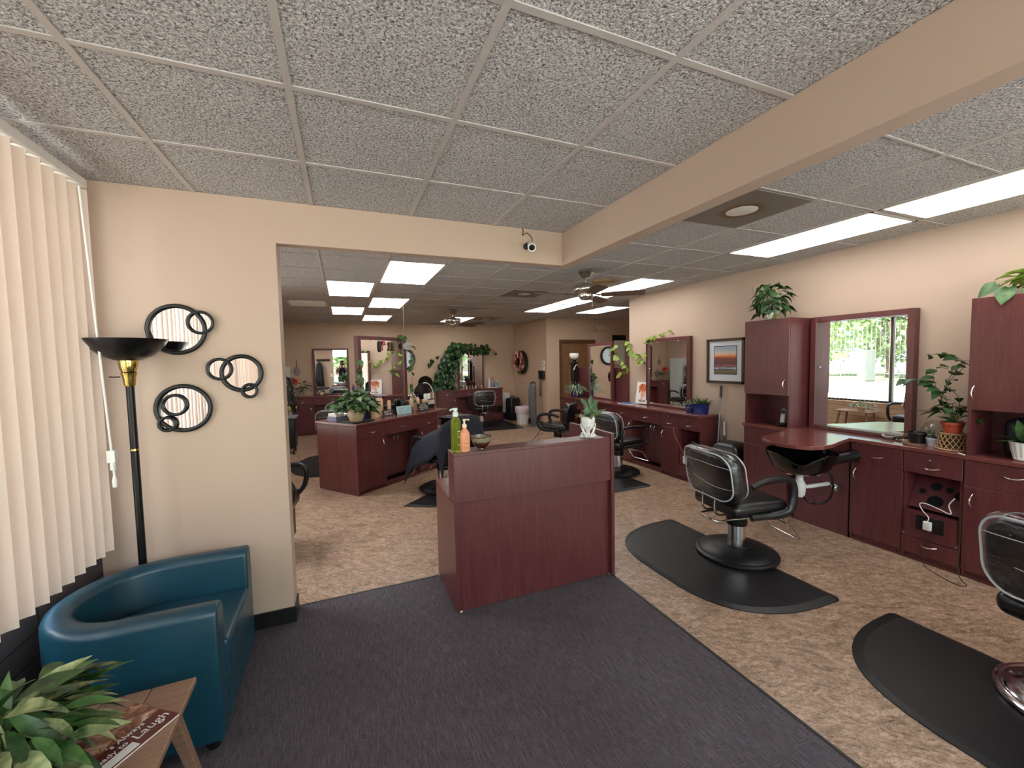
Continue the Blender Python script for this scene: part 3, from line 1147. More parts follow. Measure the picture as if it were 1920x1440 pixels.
HM = mat_poly(1.56, .87)
salon_mat('black half-moon mat under the nearest covered chair', (3.05, 2.43, .0005), 0, HM)
salon_mat('black half-moon mat cut off by the lower right corner of the photo', (3.18, .66, .0005), 0, HM)
QM = [(0, 0), (1.22, .02), (1.26, .06), (1.24, .5), (1.1, .80), (.8, .93), (.4, .95), (.06, .8), (-.02, .5)]
salon_mat('black mat with a pointed front corner, under the chair behind the desk', (2.38, 4.14, .0005), 0, QM)
CM = [(.0, .0), (.25, -.16), (.55, -.26), (.9, -.24), (1.15, -.05), (1.2, .3), (1.05, .62), (.8, .75), (.45, .42), (.18, .16)]
salon_mat('black mat under the caped chair, its tip showing left of the desk', (.585, 4.80, .0005), 0, CM)
BM = [(0, 0), (1.22, -.05), (1.26, 0), (1.25, 1.5), (.0, 1.55), (-.05, 1.4)]
salon_mat('dark square mat under the far covered chair', (2.82, 9.16, .0005), 0, BM, .012)
IM = [(-.44, .25), (-.42, .0), (-.30, -.38), (-.1, -.62), (.05, -.66), (.3, -.5), (.55, .2), (.5, .7), (.1, 1.0), (-.2, .85)]
salon_mat('black oval mat left of the island', (-.42, 7.28, .0005), 0, IM)

# ------------------------------------------------------------------ waiting corner
teal = mat('teal_leather', (14, 60, 76), 0.36, 0, 0.10, 5, 0.5, 0.1, 0.10, 350)
t = thing('tub_armchair', 'teal leather tub armchair under the round mirrors', 'armchair', (-.53, 2.37, 0.007), 0)
# the shell: two straight arms along +x and a half-round back at -x (local origin at the middle of its open front)
W2, XB = .345, -.365


def tub_curve(off, n=16):
    h = W2 - off
    pts = [(.0, h), (-.12, h), (-.24, h)]
    for k in range(n + 1):
        a = PI / 2 + PI * k / n
        pts.append((XB + .02 + h * math.cos(a) * .98, h * math.sin(a)))
    pts += [(-.24, -h), (-.12, -h), (0, -h)]
    return pts


TH = .105
outer, inner = tub_curve(0), tub_curve(TH)
sec = [(0.0, .05), (0.0, .60), (.008, .622), (.028, .636), (.077, .636), (.097, .622), (TH, .60), (TH, .05)]
rings = []
for (po, pi_) in zip(outer, inner):
    ring = []
    for off, z in sec:
        k = off / TH
        ring.append((po[0] + (pi_[0] - po[0]) * k, po[1] + (pi_[1] - po[1]) * k, z))
    rings.append(ring)
MB().loft(rings).build('shell', teal, t, True, bevel=.012, seg=3, angle=50)
seatp = [(.012, -W2 + TH + .004), (.012, W2 - TH - .004)] + [(p[0] + .004, p[1] * .985) for p in inner[2:-2]]
MB().prism(seatp, .27, .435).build('seat', teal, t, True, bevel=.022, seg=4)
MB().box(-.40, -.23, .06, .0, .23, .27).build('front_rail', teal, t, bevel=.01)
for (x_, y_) in ((-.05, -.29), (-.05, .29), (-.55, -.19), (-.55, .19)):
    MB().cyl(x_, y_, 0, .05, .022, 14, .028).build('leg', blackp, t, True)

# torchiere lamp in the corner
t = thing('floor_lamp', 'black torchiere floor lamp with brass collar in the corner', 'lamp', (-1.03, 2.75, .007), 0)
MB().lathe([(0, 0), (.13, 0), (.135, .012), (.125, .022), (.04, .034), (.018, .05), (0, .05)], 32).build('base', blackm, t, True)
MB().cyl(0, 0, .04, 1.56, .0175, 18).build('pole', blackm, t, True)
MB().lathe([(0, 1.215), (.0188, 1.215), (.0188, 1.225), (0, 1.225)], 18).build('pole_ring', brass, t, True)
MB().lathe([(0, 1.555), (.020, 1.555), (.024, 1.565), (.027, 1.60), (.034, 1.625), (.030, 1.63), (.037, 1.65), (.041, 1.685), (.036, 1.71), (0, 1.71)], 24).build('collar', brass, t, True)
MB().lathe([(.0, 1.692), (.055, 1.700), (.105, 1.725), (.145, 1.765), (.166, 1.800), (.170, 1.800), (.168, 1.794), (.146, 1.757), (.104, 1.715), (.05, 1.69), (0, 1.684)], 40).build('bowl_shade', blackm, t, True)
MB().tube([(-.03, -.02, 1.605), (-.05, -.035, 1.605), (-.066, -.04, 1.607)], .003, 8).build('switch', blackp, t, True)

# round mirrors
ring_m = mat('black_mirror_ring', (22, 24, 24), 0.35, 0, 0.1)


def ring_cluster(label, circles):
    cx, cz = circles[0][0], circles[0][1]
    t = thing('round_wall_mirror', label, 'mirror', (cx, YA - .002, cz), 0, 'black ringed mirrors on the divider wall')
    for k, (x_, z_, r_) in enumerate(circles):
        d = -.016 - .007 * k
        th = .0125 if r_ > .09 else .0085
        MB().tube([(x_ - cx + (r_ - th) * math.cos(a), d, z_ - cz + (r_ - th) * math.sin(a)) for a in [2 * PI * q / 48 for q in range(48)]], th, 10, closed=True).build('ring', ring_m, t, True)
        M_ = Matrix.Translation((x_ - cx, 0, z_ - cz)) @ Matrix.Rotation(PI / 2, 4, 'X')
        MB().lathe([(0, .001), (r_ - th, .001), (r_ - th, .010 + .004 * k), (0, .010 + .004 * k)], 48, M_).build('mirror_glass', mirror_m, t)
    return t


ring_cluster('topmost black ringed round mirror, one small ring at its upper right', [(-.861, 1.871, .145), (-.748, 1.911, .069)])
ring_cluster('middle black ringed round mirror with small rings at left and below', [(-.5585, 1.613, .114), (-.669, 1.640, .067), (-.521, 1.506, .046)])
ring_cluster('lowest black ringed round mirror, two smaller rings inside its left edge', [(-.852, 1.420, .140), (-.893, 1.441, .064), (-.930, 1.335, .046)])

# side table (splayed legs)
t = thing('side_table', 'small tan wooden side table with splayed legs beside the armchair', 'table', (-.755, 1.485, .007), R(1.0))
for k in range(3):
    y0 = -.36 + k * .24
    MB().box(-.20 + .135 * k, -.36, .455, -.20 + .135 * (k + 1) - .0015, .36, .478).build('top_board', tan_wood, t, bevel=.004)
MB().box(-.14, -.30, .435, .14, -.27, .455).box(-.14, .27, .435, .14, .30, .455).build('cross_rail', tan_wood, t)
for sx in (-1, 1):
    for sy in (-1, 1):
        a = Vector((sx * .13, sy * .29, .455))
        b_ = Vector((sx * .185, sy * .40, 0))
        r_ = [[(a.x + dx * .022, a.y + dy * .022, a.z) for dx, dy in ((-1, -1), (1, -1), (1, 1), (-1, 1))],
              [(b_.x + dx * .015, b_.y + dy * .015, b_.z) for dx, dy in ((-1, -1), (1, -1), (1, 1), (-1, 1))]]
        MB().loft(r_).build('leg', tan_wood, t, bevel=.003)

# vertical blinds in the reception window
vane_m = NB('cream_blind_fabric')
_c = vane_m.ramp(vane_m.noise(vane_m.coords((60, 60, 900)), 1.0, 2), [(0.3, srgb(228, 208, 192)), (0.7, srgb(234, 216, 202))])
vane_m.l(_c, vane_m.b.inputs['Base Color'])
vane_m.b.inputs['Roughness'].default_value = 0.7
_t = vane_m.n('ShaderNodeBsdfTranslucent')
vane_m.l(_c, _t.inputs['Color'])
_mx = vane_m.n('ShaderNodeMixShader')
_mx.inputs[0].default_value = 0.10
vane_m.l(vane_m.b.outputs[0], _mx.inputs[1])
vane_m.l(_t.outputs[0], _mx.inputs[2])
vane_m.l(_mx.outputs[0], vane_m.out.inputs['Surface'])
vane_m = vane_m.m


def vane_mb(ang, z0, z1, w_=.098, bow_=.017):
    ca, sa = math.cos(ang), math.sin(ang)
    b = MB()
    rings = []
    for z in (z0, z1):
        f_, k_ = [], []
        for q in range(7):
            u = (q / 6 - .5)
            bow = bow_ * (1 - (2 * u) ** 2)
            lx, ly = u * w_, bow
            f_.append((lx * ca - ly * sa, lx * sa + ly * ca, z))
            k_.append((lx * ca - (ly - .0009) * sa, lx * sa + (ly - .0009) * ca, z))
        rings.append(f_ + k_[::-1])
    return b.loft(rings)


def blinds(label, x, ys, ang, z0, z1, y0, y1, jitter=0.0, seed=3, bow_=.017):
    random.seed(seed)
    t = thing('vertical_blinds', label, 'blinds', (x, (y0 + y1) / 2, z1), 0)
    cy = (y0 + y1) / 2
    MB().box(-.03, y0 - cy, .006, .03, y1 - cy, .05).build('headrail', whitep, t, bevel=.004)
    for y in ys:
        o = vane_mb(PI / 2 + ang + random.uniform(-jitter, jitter), z0 - z1, .0, .098, bow_).build('vane', vane_m, t, True)
        o.location = (0, y - cy, 0)
        MB().box(-.006, -.004, -.002, .006, .004, .012).build('vane_clip', whitep, o)
    return t


t = blinds('closed cream vertical blinds over the left window behind the armchair', -1.165, [-1.17 + .086 * k for k in range(46)], R(-30), .71, 2.545, -1.25, 2.74, R(4))
wnd = MB().tube([(.045, 1.885, -.02), (.076, 1.93, -1.44)], .0055, 8)
wnd.build('wand', whitep, t, True)
MB().lathe([(0, 0), (.012, 0), (.012, .05), (0, .05)], 12, Matrix.Translation((.074, 1.928, -1.40))).box(.058, 1.91, -1.36, .09, 1.945, -1.30).lathe([(0, -.06), (.010, -.06), (.012, -.03), (.006, 0), (0, 0)], 12, Matrix.Translation((.076, 1.93, -1.43))).build('wand_grip', whitep, t, True)
blinds('open vertical blinds, vanes edge-on, over the salon window', -1.19, [3.48 + .080 * k for k in range(37)], R(64), .66, 2.39, 3.44, 6.42, R(3), 5, .007)

# ------------------------------------------------------------------ plants
def leaf_material(name, rgb, light, var=0.5, rough=0.38):
    b = NB(name)
    f = b.noise(b.coords(), 16, 3, 0.6)
    col = b.ramp(f, [(0.35, srgb(*rgb)), (0.35 + var * .5, srgb(*light))])
    b.l(col, b.b.inputs['Base Color'])
    b.b.inputs['Roughness'].default_value = rough
    tl = b.n('ShaderNodeBsdfTranslucent')
    b.l(col, tl.inputs['Color'])
    mx = b.n('ShaderNodeMixShader')
    mx.inputs[0].default_value = 0.18
    b.l(b.b.outputs[0], mx.inputs[1])
    b.l(tl.outputs[0], mx.inputs[2])
    b.l(mx.outputs[0], b.out.inputs['Surface'])
    return b.m


leaf_dark = leaf_material('dark_green_leaf', (30, 56, 30), (62, 96, 52), .7)
leaf_mid = leaf_material('green_leaf', (44, 84, 42), (94, 132, 70), .7)
leaf_lime = leaf_material('lime_leaf', (104, 140, 48), (166, 188, 84), .6)
leaf_cream = leaf_material('cream_variegated_leaf', (52, 84, 40), (176, 186, 132), .55)
leaf_grey = leaf_material('grey_green_leaf', (70, 92, 66), (146, 164, 128), .5)
terracotta = mat('orange_plastic_pot', (196, 84, 60), 0.5)
cream_pot = mat('cream_ceramic_pot', (214, 194, 158), 0.4)
blue_pot = mat('cobalt_ceramic_pot', (30, 44, 116), 0.25)
violet_pot = mat('violet_ceramic_pot', (52, 42, 96), 0.3)


def pot_mb(r0, r1, h, rim=.008, th=.006, n=28):
    """tapered pot: bottom radius r0, top radius r1"""
    return MB().lathe([(0, 0), (r0, 0), (r1, h - rim * 2), (r1 + rim * .6, h - rim * 1.8), (r1 + rim * .6, h), (r1 - th, h), (r1 - th, h - .02), (0, h - .02)], n)


def soil_mb(r, z):
    return MB().lathe([(0, z - .004), (r, z - .004), (r, z), (0, z + .004)], 18)


def bush(parent, base, leaves, seed, rx, ry, rz, zc, L, W, m, kind='heart', droop=.3, stems=True, low=-.5, fold=.25, name='foliage'):
    """crown of leaves on a dome around (base.x, base.y, zc) with stems rising from base"""
    random.seed(seed)
    b, s = MB(), MB()
    bx, by, bz = base
    for k in range(leaves):
        a = random.uniform(0, 2 * PI)
        e = math.asin(random.uniform(low, 1.0))
        q = random.uniform(.55, 1.0)
        d = Vector((math.cos(a) * math.cos(e), math.sin(a) * math.cos(e), math.sin(e)))
        p = Vector((bx + d.x * rx * q, by + d.y * ry * q, zc + d.z * rz * q))
        out = Vector((d.x, d.y, random.uniform(-.5, .35)))
        sz = random.uniform(.75, 1.15)
        b.leaf(p, out, Vector((random.uniform(-.4, .4), random.uniform(-.4, .4), 1)), L * sz, W * sz, fold, droop, kind)
        if stems and k % 2 == 0:
            mid = Vector((bx, by, bz)).lerp(p, .5) + Vector((0, 0, .25 * rz))
            s.tube(smooth_path([(bx + random.uniform(-.02, .02), by + random.uniform(-.02, .02), bz), mid, p], 3), .0022, 5)
    o = b.build(name, m, parent, True, angle=180)
    if stems:
        s.build('stems', stemm, parent, True)
    return o


def vine(parent, pts, n, L, W, m, seed, kind='heart', sag=.6, stem_r=.0022, name='vine'):
    random.seed(seed)
    path = smooth_path(pts, 8)
    MB().tube(path, stem_r, 5).build('vine_stem', stemm, parent, True)
    b = MB()
    for k in range(n):
        i = min(len(path) - 2, int((k + .5) / n * (len(path) - 1)))
        p, t_ = path[i], (path[i + 1] - path[i]).normalized()
        side = t_.cross(Vector((0, 0, 1)))
        if side.length < .1:
            side = Vector((random.uniform(-1, 1), random.uniform(-1, 1), 0))
        side.normalize()
        d = side * random.choice((-1, 1)) * random.uniform(.3, 1) + t_ * random.uniform(-.2, .6) + Vector((0, 0, -sag * random.uniform(.3, 1.2)))
        sz = random.uniform(.75, 1.2)
        b.leaf(p, d, Vector((random.uniform(-.5, .5), random.uniform(-1, .2), 1)), L * sz, W * sz, .22, .2, kind)
    return b.build(name, m, parent, True, angle=180)


WT = .908
# plant on the side table
t = thing('potted_plant', 'leafy variegated houseplant on the side table in the lower left corner', 'plant', (-.915, 1.53, .485), 0)
pot_mb(.075, .10, .13).build('pot', cream_pot, t, True)
soil_mb(.093, .115).build('soil', soil, t)
random.seed(11)
for (m_, cnt, sd) in ((leaf_mid, 80, 5), (leaf_cream, 80, 9), (leaf_dark, 60, 15)):
    bush(t, (0, 0, .12), cnt, sd, .16, .21, .13, .14, .145, .043, m_, 'long', .35, sd == 5, -.25, .3)
b = MB()
for (d, L, q) in (((-.2, .7, 1.0), .30, .045), ((.35, .45, .9), .27, .05), ((.5, .85, .75), .30, .04), ((-.7, .5, .6), .26, .05), ((.8, .2, .35), .25, .06), ((.0, 1, .6), .26, .05)):
    b.leaf((0, 0, .13), d, (0, 0, 1), L * .68, q * .9, .35, .12, 'long')
b.build('tall_leaves', leaf_mid, t, True, angle=180)

# desk top: face planter
t = thing('face_planter', 'white face planter resting on its hands on a glass saucer, on the reception desk', 'planter', (1.675, 2.605, 1.0705), R(-28))
sau = MB().lathe([(0, 0), (.05, 0), (.068, .006), (.072, .010), (.066, .009), (.05, .005), (0, .005)], 32).build('saucer', glass_mat('saucer_glass', (.97, .98, .98), .9), t, True)
hd = MB()
rings = []
# lathe-like head with a face relief toward -y
for (z, rx_, ry_) in ((.052, .012, .012), (.058, .026, .026), (.072, .037, .036), (.088, .0445, .043), (.105, .049, .047), (.122, .052, .050), (.138, .053, .051), (.150, .0515, .050), (.160, .048, .047), (.160, .043, .042), (.150, .043, .042)):
    ring = []
    for k in range(40):
        a = 2 * PI * k / 40
        x_, y_ = rx_ * math.cos(a), ry_ * math.sin(a)
        if y_ < 0 and .06 < z < .158 and z > .0:
            nose = .010 * math.exp(-(x_ / .007) ** 2) * math.exp(-((z - .100) / .011) ** 2)
            brow = .004 * math.exp(-((abs(x_) - .02) / .012) ** 2) * math.exp(-((z - .130) / .006) ** 2)
            eye = -.006 * math.exp(-((abs(x_) - .021) / .010) ** 2) * math.exp(-((z - .117) / .007) ** 2)
            lips = .005 * math.exp(-(x_ / .012) ** 2) * math.exp(-((z - .081) / .006) ** 2)
            chin = .004 * math.exp(-(x_ / .012) ** 2) * math.exp(-((z - .064) / .008) ** 2)
            y_ -= nose + brow + eye + lips + chin
        ring.append((x_, y_, z))
    rings.append(ring)
hd.loft(rings)
hd.build('head', white, t, True, angle=80)
fc = MB()
for sx in (-1, 1):
    fc.tube([(sx * (.021 + .012 * math.cos(a)), -.0465 + .006 * abs(math.cos(a)), .117 - .005 * math.sin(a)) for a in [PI * k / 8 for k in range(9)]], .0013, 6)
    fc.tube([(sx * (.022 + .014 * math.cos(a)), -.0475 + .008 * abs(math.cos(a)), .128 + .006 * math.sin(a)) for a in [PI * k / 8 for k in range(9)]], .0011, 6)
fc.tube([(.014 * math.cos(a), -.0455 + .004 * abs(math.cos(a)), .083 - .004 * math.sin(a)) for a in [PI * k / 8 for k in range(9)]], .0018, 6)
fc.tube([(.012 * math.cos(a), -.0468 + .002 * abs(math.cos(a)), .0835 + .0025 * abs(math.sin(2 * a))) for a in [PI * k / 12 for k in range(13)]], .0013, 6)
fc.build('face_lines', mat('shaded_glaze', (176, 168, 166), .4), t, True)
MB().lathe([(.0, .006), (.030, .006), (.027, .012), (.018, .03), (.016, .045), (.024, .062), (0, .062)], 24).build('neck', white, t, True)
for sx in (-1, 1):
    h = MB()
    h.tube(smooth_path([(sx * .014, -.030, .008), (sx * .022, -.040, .028), (sx * .036, -.040, .055), (sx * .0455, -.030, .078)], 5), [.0085] * 5 + [.0075] * 5 + [.0085] * 6, 10)
    for q, (dx, dz, l_) in enumerate(((0, 0, .030), (.004, -.002, .033), (.008, -.004, .031), (.011, -.007, .025))):
        h.tube(smooth_path([(sx * (.0445 + dx * .2), -.030 + dx, .078 + dz), (sx * (.0505 + dx * .15), -.024 + dx * 1.7, .090 + dz), (sx * (.0535), -.014 + dx * 1.9, .078 + l_ + dz)], 4), [.0042] * 4 + [.0038] * 4 + [.003], 8)
    h.tube(smooth_path([(sx * .040, -.034, .068), (sx * .038, -.043, .078), (sx * .037, -.045, .088)], 4), .0036, 8)
    h.build('hand', white, t, True)
    MB().tube(smooth_path([(sx * .012, -.02, .012), (sx * .034, -.012, .014), (sx * .046, .006, .022), (sx * .040, .022, .030)], 4), .009, 8).build('cuff', white, t, True)
soil_mb(.042, .150).build('soil', soil, t)
b = MB()
for (p, d, L, W) in (((-.01, .0, .16), (.25, .10, .95), .10, .055), ((.01, 0, .22), (.35, 0, .3), .085, .06), ((.02, .0, .155), (.9, .05, .5), .12, .028)):
    b.leaf(p, d, (.2, -1, .4), L, W, .15, .15, 'long')
b.leaf((.02, .0, .25), (.1, .05, 1), (0, -1, .2), .07, .042, .12, .1, 'heart')
b.leaf((.03, .0, .245), (.5, .0, -.75), (0, -1, .2), .085, .048, .15, .1, 'heart')
b.leaf((.0, .0, .235), (-.6, .0, .7), (0, -1, .2), .08, .035, .3, .1, 'long')
b.build('tall_leaves', leaf_mid, t, True, angle=180)
MB().tube(smooth_path([(.005, 0, .15), (.02, .005, .20), (.022, 0, .245)], 4), .0018, 6).build('stems', stemm, t, True)
bush(t, (0, 0, .15), 30, 4, .068, .05, .022, .170, .044, .027, leaf_cream, 'round', .2, False, -.1)

# plants above the tall cabinets
t = thing('potted_plant', 'dark vining plant in a glass jar atop the left tall cabinet', 'plant', (4.20, 3.01, 2.0305), 0)
jar = MB().lathe([(0, 0), (.05, 0), (.055, .01), (.055, .14), (.04, .16), (.042, .17), (.038, .17), (.036, .158), (.050, .138), (.050, .012), (0, .008)], 28).build('jar', glass_mat('clear_jar', (.95, .97, .98), .78), t, True)
bush(t, (0, 0, .15), 85, 21, .13, .19, .19, .20, .085, .07, leaf_dark, 'heart', .75, True, -.8)
b = MB()
b.leaf((-.06, -.07, .02), (-.5, -.9, .1), (-1, 0, .5), .10, .08, .2, .1, 'heart')
b.build('young_leaf', leaf_lime, t, True, angle=180)
MB().tube(smooth_path([(-.02, .10, .18), (-.03, .17, .30), (-.03, .19, .38)], 5), .0018, 5).build('tendril', stemm, t, True)
t = thing('potted_plant', 'yellow-green heart-leaf plant on top of the tall cabinet at the right edge', 'plant', (4.30, 1.20, 2.0305), 0)
pot_mb(.06, .08, .09).build('pot', white, t, True)
bush(t, (0, 0, .08), 26, 31, .14, .16, .09, .10, .12, .095, leaf_lime, 'heart', .3, True, -.5)
b = MB()
b.leaf((-.12, .12, .05), (-.5, .1, -.85), (-1, 0, .4), .13, .11, .15, .1, 'heart')
b.leaf((-.05, .20, .09), (-.25, .6, -.6), (-1, 0, .5), .12, .10, .15, .1, 'heart')
b.leaf((-.1, .02, .05), (-.6, -.2, -.6), (-1, 0, .4), .12, .10, .15, .1, 'heart')
b.build('drooping_leaves', leaf_mid, t, True, angle=180)

# worktop beside the first mirror
t = thing('wicker_basket', 'upturned open-weave tan wicker basket on the worktop beside the right tall cabinet', 'basket', (4.285, 1.605, WT + .0005), 0)
wick = mat('tan_wicker', (178, 142, 102), 0.6, 0, 0.2, 40)
b = MB()
rb = lambda u: .085 - .018 * u
for k in range(15):
    for sg in (-1, 1):
        pts = []
        for q in range(8):
            u = q / 7
            a = 2 * PI * k / 15 + sg * u * 1.0
            pts.append((rb(u) * math.cos(a), rb(u) * math.sin(a), .006 + .118 * u))
        b.tube(pts, .0048, 5, flat=.6)
b.tube([(.086 * math.cos(a), .086 * math.sin(a), .006) for a in [2 * PI * q / 32 for q in range(32)]], .006, 8, True)
b.tube([(.068 * math.cos(a), .068 * math.sin(a), .126) for a in [2 * PI * q / 32 for q in range(32)]], .005, 8, True)
b.lathe([(0, .123), (.067, .123), (.067, .127), (0, .127)], 24)
b.build('weave', wick, t, True)
MB().lathe([(.060, .008), (.078, .008), (.062, .12), (.05, .12)], 24).build('lining', mat('basket_shadow', (70, 48, 30), .8), t)  # dark sleeve stands in for the shade inside the open weave
t = thing('potted_plant', 'trailing plant with climbing vines in an orange pot on the wicker basket', 'plant', (4.285, 1.605, WT + .130), 0)
pot_mb(.045, .062, .082).build('pot', terracotta, t, True)
soil_mb(.054, .070).build('soil', soil, t)
bush(t, (0, 0, .075), 26, 41, .12, .13, .07, .16, .085, .06, leaf_dark, 'heart', .3, True, -.4)
b = MB()
b.leaf((-.02, .06, .15), (-.15, 1, .05), (0, 0, 1), .17, .055, .1, .05, 'long')
b.build('long_leaf', leaf_dark, t, True, angle=180)
for sd, pts, n in ((1, [(0, 0, .08), (-.02, .06, .26), (-.01, .02, .40), (.0, -.05, .52), (-.02, .04, .60), (-.03, .16, .59)], 13), (2, [(0, 0, .08), (-.03, .02, .22), (-.03, .09, .34), (-.02, .20, .40), (-.05, .29, .39)], 11),
                   (3, [(0, 0, .08), (-.02, -.04, .25), (-.03, .03, .38), (-.02, -.03, .50), (-.03, -.05, .55)], 12), (4, [(0, 0, .08), (-.02, .08, .30), (-.01, .12, .45), (-.02, .06, .52)], 11)):
    vine(t, pts, n, .085, .055, leaf_dark, 50 + sd, 'heart', .3)
t = thing('potted_plant', 'small jade sprig in a white pot between the black pot and the wicker basket', 'plant', (4.32, 1.72, WT + .0005), 0)
pot_mb(.038, .048, .07).build('pot', mat('lavender_white_pot', (206, 206, 222), .35), t, True)
bush(t, (0, 0, .06), 30, 61, .045, .045, .05, .09, .022, .016, leaf_dark, 'round', .1, True, -.3)
o = thing('empty_pot', 'small black plastic pot on a wooden saucer on the worktop', 'pot', (4.315, 1.825, WT + .0005), 0)
MB().lathe([(0, 0), (.068, 0), (.068, .008), (0, .008)], 28).build('saucer', tan_wood, o, bevel=.002)
MB().lathe([(0, .0085), (.045, .0085), (.058, .085), (.062, .086), (.062, .098), (.055, .098), (.043, .015), (0, .015)], 28).build('pot', blackp, o, True)
soil_mb(.05, .08).build('soil', soil, o)
t = thing('glass_cloche', 'clear glass dome on the worktop behind the pots', 'dome', (4.395, 1.735, WT + .0005), 0)
MB().lathe([(.085, 0), (.10, .03), (.105, .08), (.095, .13), (.07, .175), (.03, .198), (0, .202), (0, .199), (.03, .195), (.068, .172), (.092, .128), (.102, .08), (.097, .03), (.082, 0)], 36).build('dome', glass_mat('cloche_glass', (.95, .97, .96), .92), t, True)
o = MB().lathe([(0, 0), (.022, 0), (.04, .012), (.048, .028), (.045, .028), (.036, .014), (0, .006)], 28).build('bowl', white, None, True)
o.location = (4.40, 2.055, WT + .0005)
tag(o, 'tiny white bowl on the worktop in front of the window-reflecting mirror', 'bowl')
t = thing('shell_ornament', 'small round brown ornament with pale trailing sprigs by the white bowl', 'ornament', (4.405, 1.93, WT + .0005), 0)
MB().lathe([(0, .012), (.018, .016), (.028, .035), (.022, .055), (.008, .062), (0, .062)], 18).build('ball', mat('brown_nut', (96, 62, 48), .3), t, True)
MB().lathe([(0, 0), (.035, 0), (.03, .012), (.015, .018), (0, .018)], 18).build('base', mat('pale_shell', (196, 176, 150), .5), t, True)
bush(t, (-.03, .03, .005), 40, 71, .05, .09, .012, .014, .022, .012, leaf_grey, 'round', .1, False, 0)
t = thing('white_planter', 'white ribbed planter with broad green leaves in the niche of the right tall cabinet', 'plant', (4.27, 1.225, WT + .0005), 0)
rings = []
for r_, z in ((.060, .0), (.066, .012), (.062, .018), (.072, .06), (.082, .11), (.086, .125), (.080, .125), (.070, .105)):
    rings.append([((r_ + (.0025 * math.cos(16 * a) if .015 < z < .12 else 0)) * math.cos(a), (r_ + (.0025 * math.cos(16 * a) if .015 < z < .12 else 0)) * math.sin(a), z) for a in [2 * PI * k / 96 for k in range(96)]])
MB().loft(rings).build('pot', white, t, True)
soil_mb(.072, .112).build('soil', soil, t)
b = MB()
for (d, L, W) in (((-.1, 1, .45), .16, .06), ((-.5, .8, .2), .15, .06), ((-.2, .3, 1), .17, .06), ((.0, -.4, 1), .19, .07), ((-.5, -.3, .7), .16, .06), ((-.2, -.9, .6), .18, .07), ((.1, .6, .9), .15, .05)):
    b.leaf((0, 0, .11), d, (0, 0, 1) if d[2] < .8 else (-1, 0, .3), L, W, .2, .15, 'long')
b.build('foliage', leaf_mid, t, True, angle=180)

o = MB().rbox(-.09, -.16, 0, .09, .16, .27, .05, 4).build('bag', mat('dark_navy_bag', (22, 26, 38), .5, 0, .15, 10), None, True)
o.location = (4.395, 1.20, WT + .0005)
tag(o, 'dark navy bag behind the white planter in the niche of the right tall cabinet', 'bag')

# second right-hand station
t = thing('potted_plant', 'spiky dark plant in an oblong blue planter on the right worktop end', 'plant', (4.345, 4.045, WT + .0005), 0)
MB().loft([[(x_ * k, y_ * k, z) for x_, y_ in rounded(.11, .20, .03)] for k, z in ((.86, 0), (1, .10), (1.03, .105), (1.03, .12), (.93, .12), (.9, .09))]).build('pot', blue_pot, t, True)
random.seed(5)
b = MB()
for k in range(34):
    a = random.uniform(0, 2 * PI)
    d = Vector((math.cos(a) * .5, math.sin(a) * .9, random.uniform(.5, 1.1)))
    b.leaf((random.uniform(-.03, .03), random.uniform(-.07, .07), .09), d, (0, 0, 1) if abs(d.z) < .9 else (1, 0, .2), random.uniform(.10, .17), .022, .5, .12, 'blade')
b.build('foliage', leaf_dark, t, True, angle=180)
t = thing('potted_plant', 'feathery pale plant in a small blue pot beside the oblong blue planter', 'plant', (4.345, 4.235, WT + .0005), 0)
pot_mb(.04, .055, .10).build('pot', blue_pot, t, True)
bush(t, (0, .01, .09), 190, 81, .07, .11, .085, .09, .032, .009, leaf_grey, 'blade', .2, False, -.8)
t = thing('potted_plant', 'spider-like pale plant in a violet pot at the far end of the right worktop', 'plant', (4.27, 7.08, WT + .0005), 0)
pot_mb(.07, .085, .20).build('pot', violet_pot, t, True)
bush(t, (0, 0, .18), 170, 91, .19, .27, .13, .16, .10, .016, leaf_grey, 'blade', .5, False, -.5)
t = thing('trailing_vine', 'lime pothos vine looping along the wall left of the right wall mirror', 'plant', (4.42, 5.70, 1.75), 0)
vine(t, [(.05, -.05, .16), (.03, -.10, .02), (.03, -.28, -.06), (.03, -.38, -.16), (.03, -.20, -.20), (.0, -.06, -.14)][:4], 11, .10, .075, leaf_lime, 101)
vine(t, [(.04, -.05, .18), (-.02, .20, .12), (-.02, .30, .02), (.0, .15, -.12), (.0, -.02, -.26), (.0, .14, -.36), (.0, .22, -.46)], 20, .095, .075, leaf_lime, 102)
vine(t, [(.03, -.34, -.18), (.03, -.44, -.10), (.03, -.50, .05), (.02, -.55, .20), (.03, -.70, .235), (.03, -.85, .26), (.03, -.98, .29)], 13, .095, .07, leaf_lime, 103)

# vine-draped mirror on the far wall
t = thing('trailing_vine', 'mass of dark pothos leaves cascading beside and over the far wall mirror', 'plant', (2.62, 10.80, WT + .001), 0)
pot_mb(.09, .11, .16).build('pot', blackp, t, True)
random.seed(8)
b = MB()
for k in range(520):
    u = random.random()
    z = .02 + u * 1.22
    cxv = -.16 + .42 * u ** 1.6
    hw_ = .30 * (1 - .45 * u) * (1 if u < .93 else .6)
    p = Vector((cxv + random.uniform(-hw_, hw_), random.uniform(-.16, .12), z))
    b.leaf(p, (random.uniform(-.7, .7), -.5, random.uniform(-1, -.1)), (random.uniform(-.3, .3), -1, .5), random.uniform(.09, .15), random.uniform(.07, .11), .2, .2)
for k in range(120):
    u = random.random()
    p = Vector((.10 + 1.05 * u, random.uniform(-.08, .10), 1.10 + random.uniform(-.10, .14) - .05 * u))
    b.leaf(p, (random.uniform(-.8, .8), -.5, random.uniform(-.9, .3)), (random.uniform(-.3, .3), -1, .5), random.uniform(.08, .13), random.uniform(.07, .10), .2, .2)
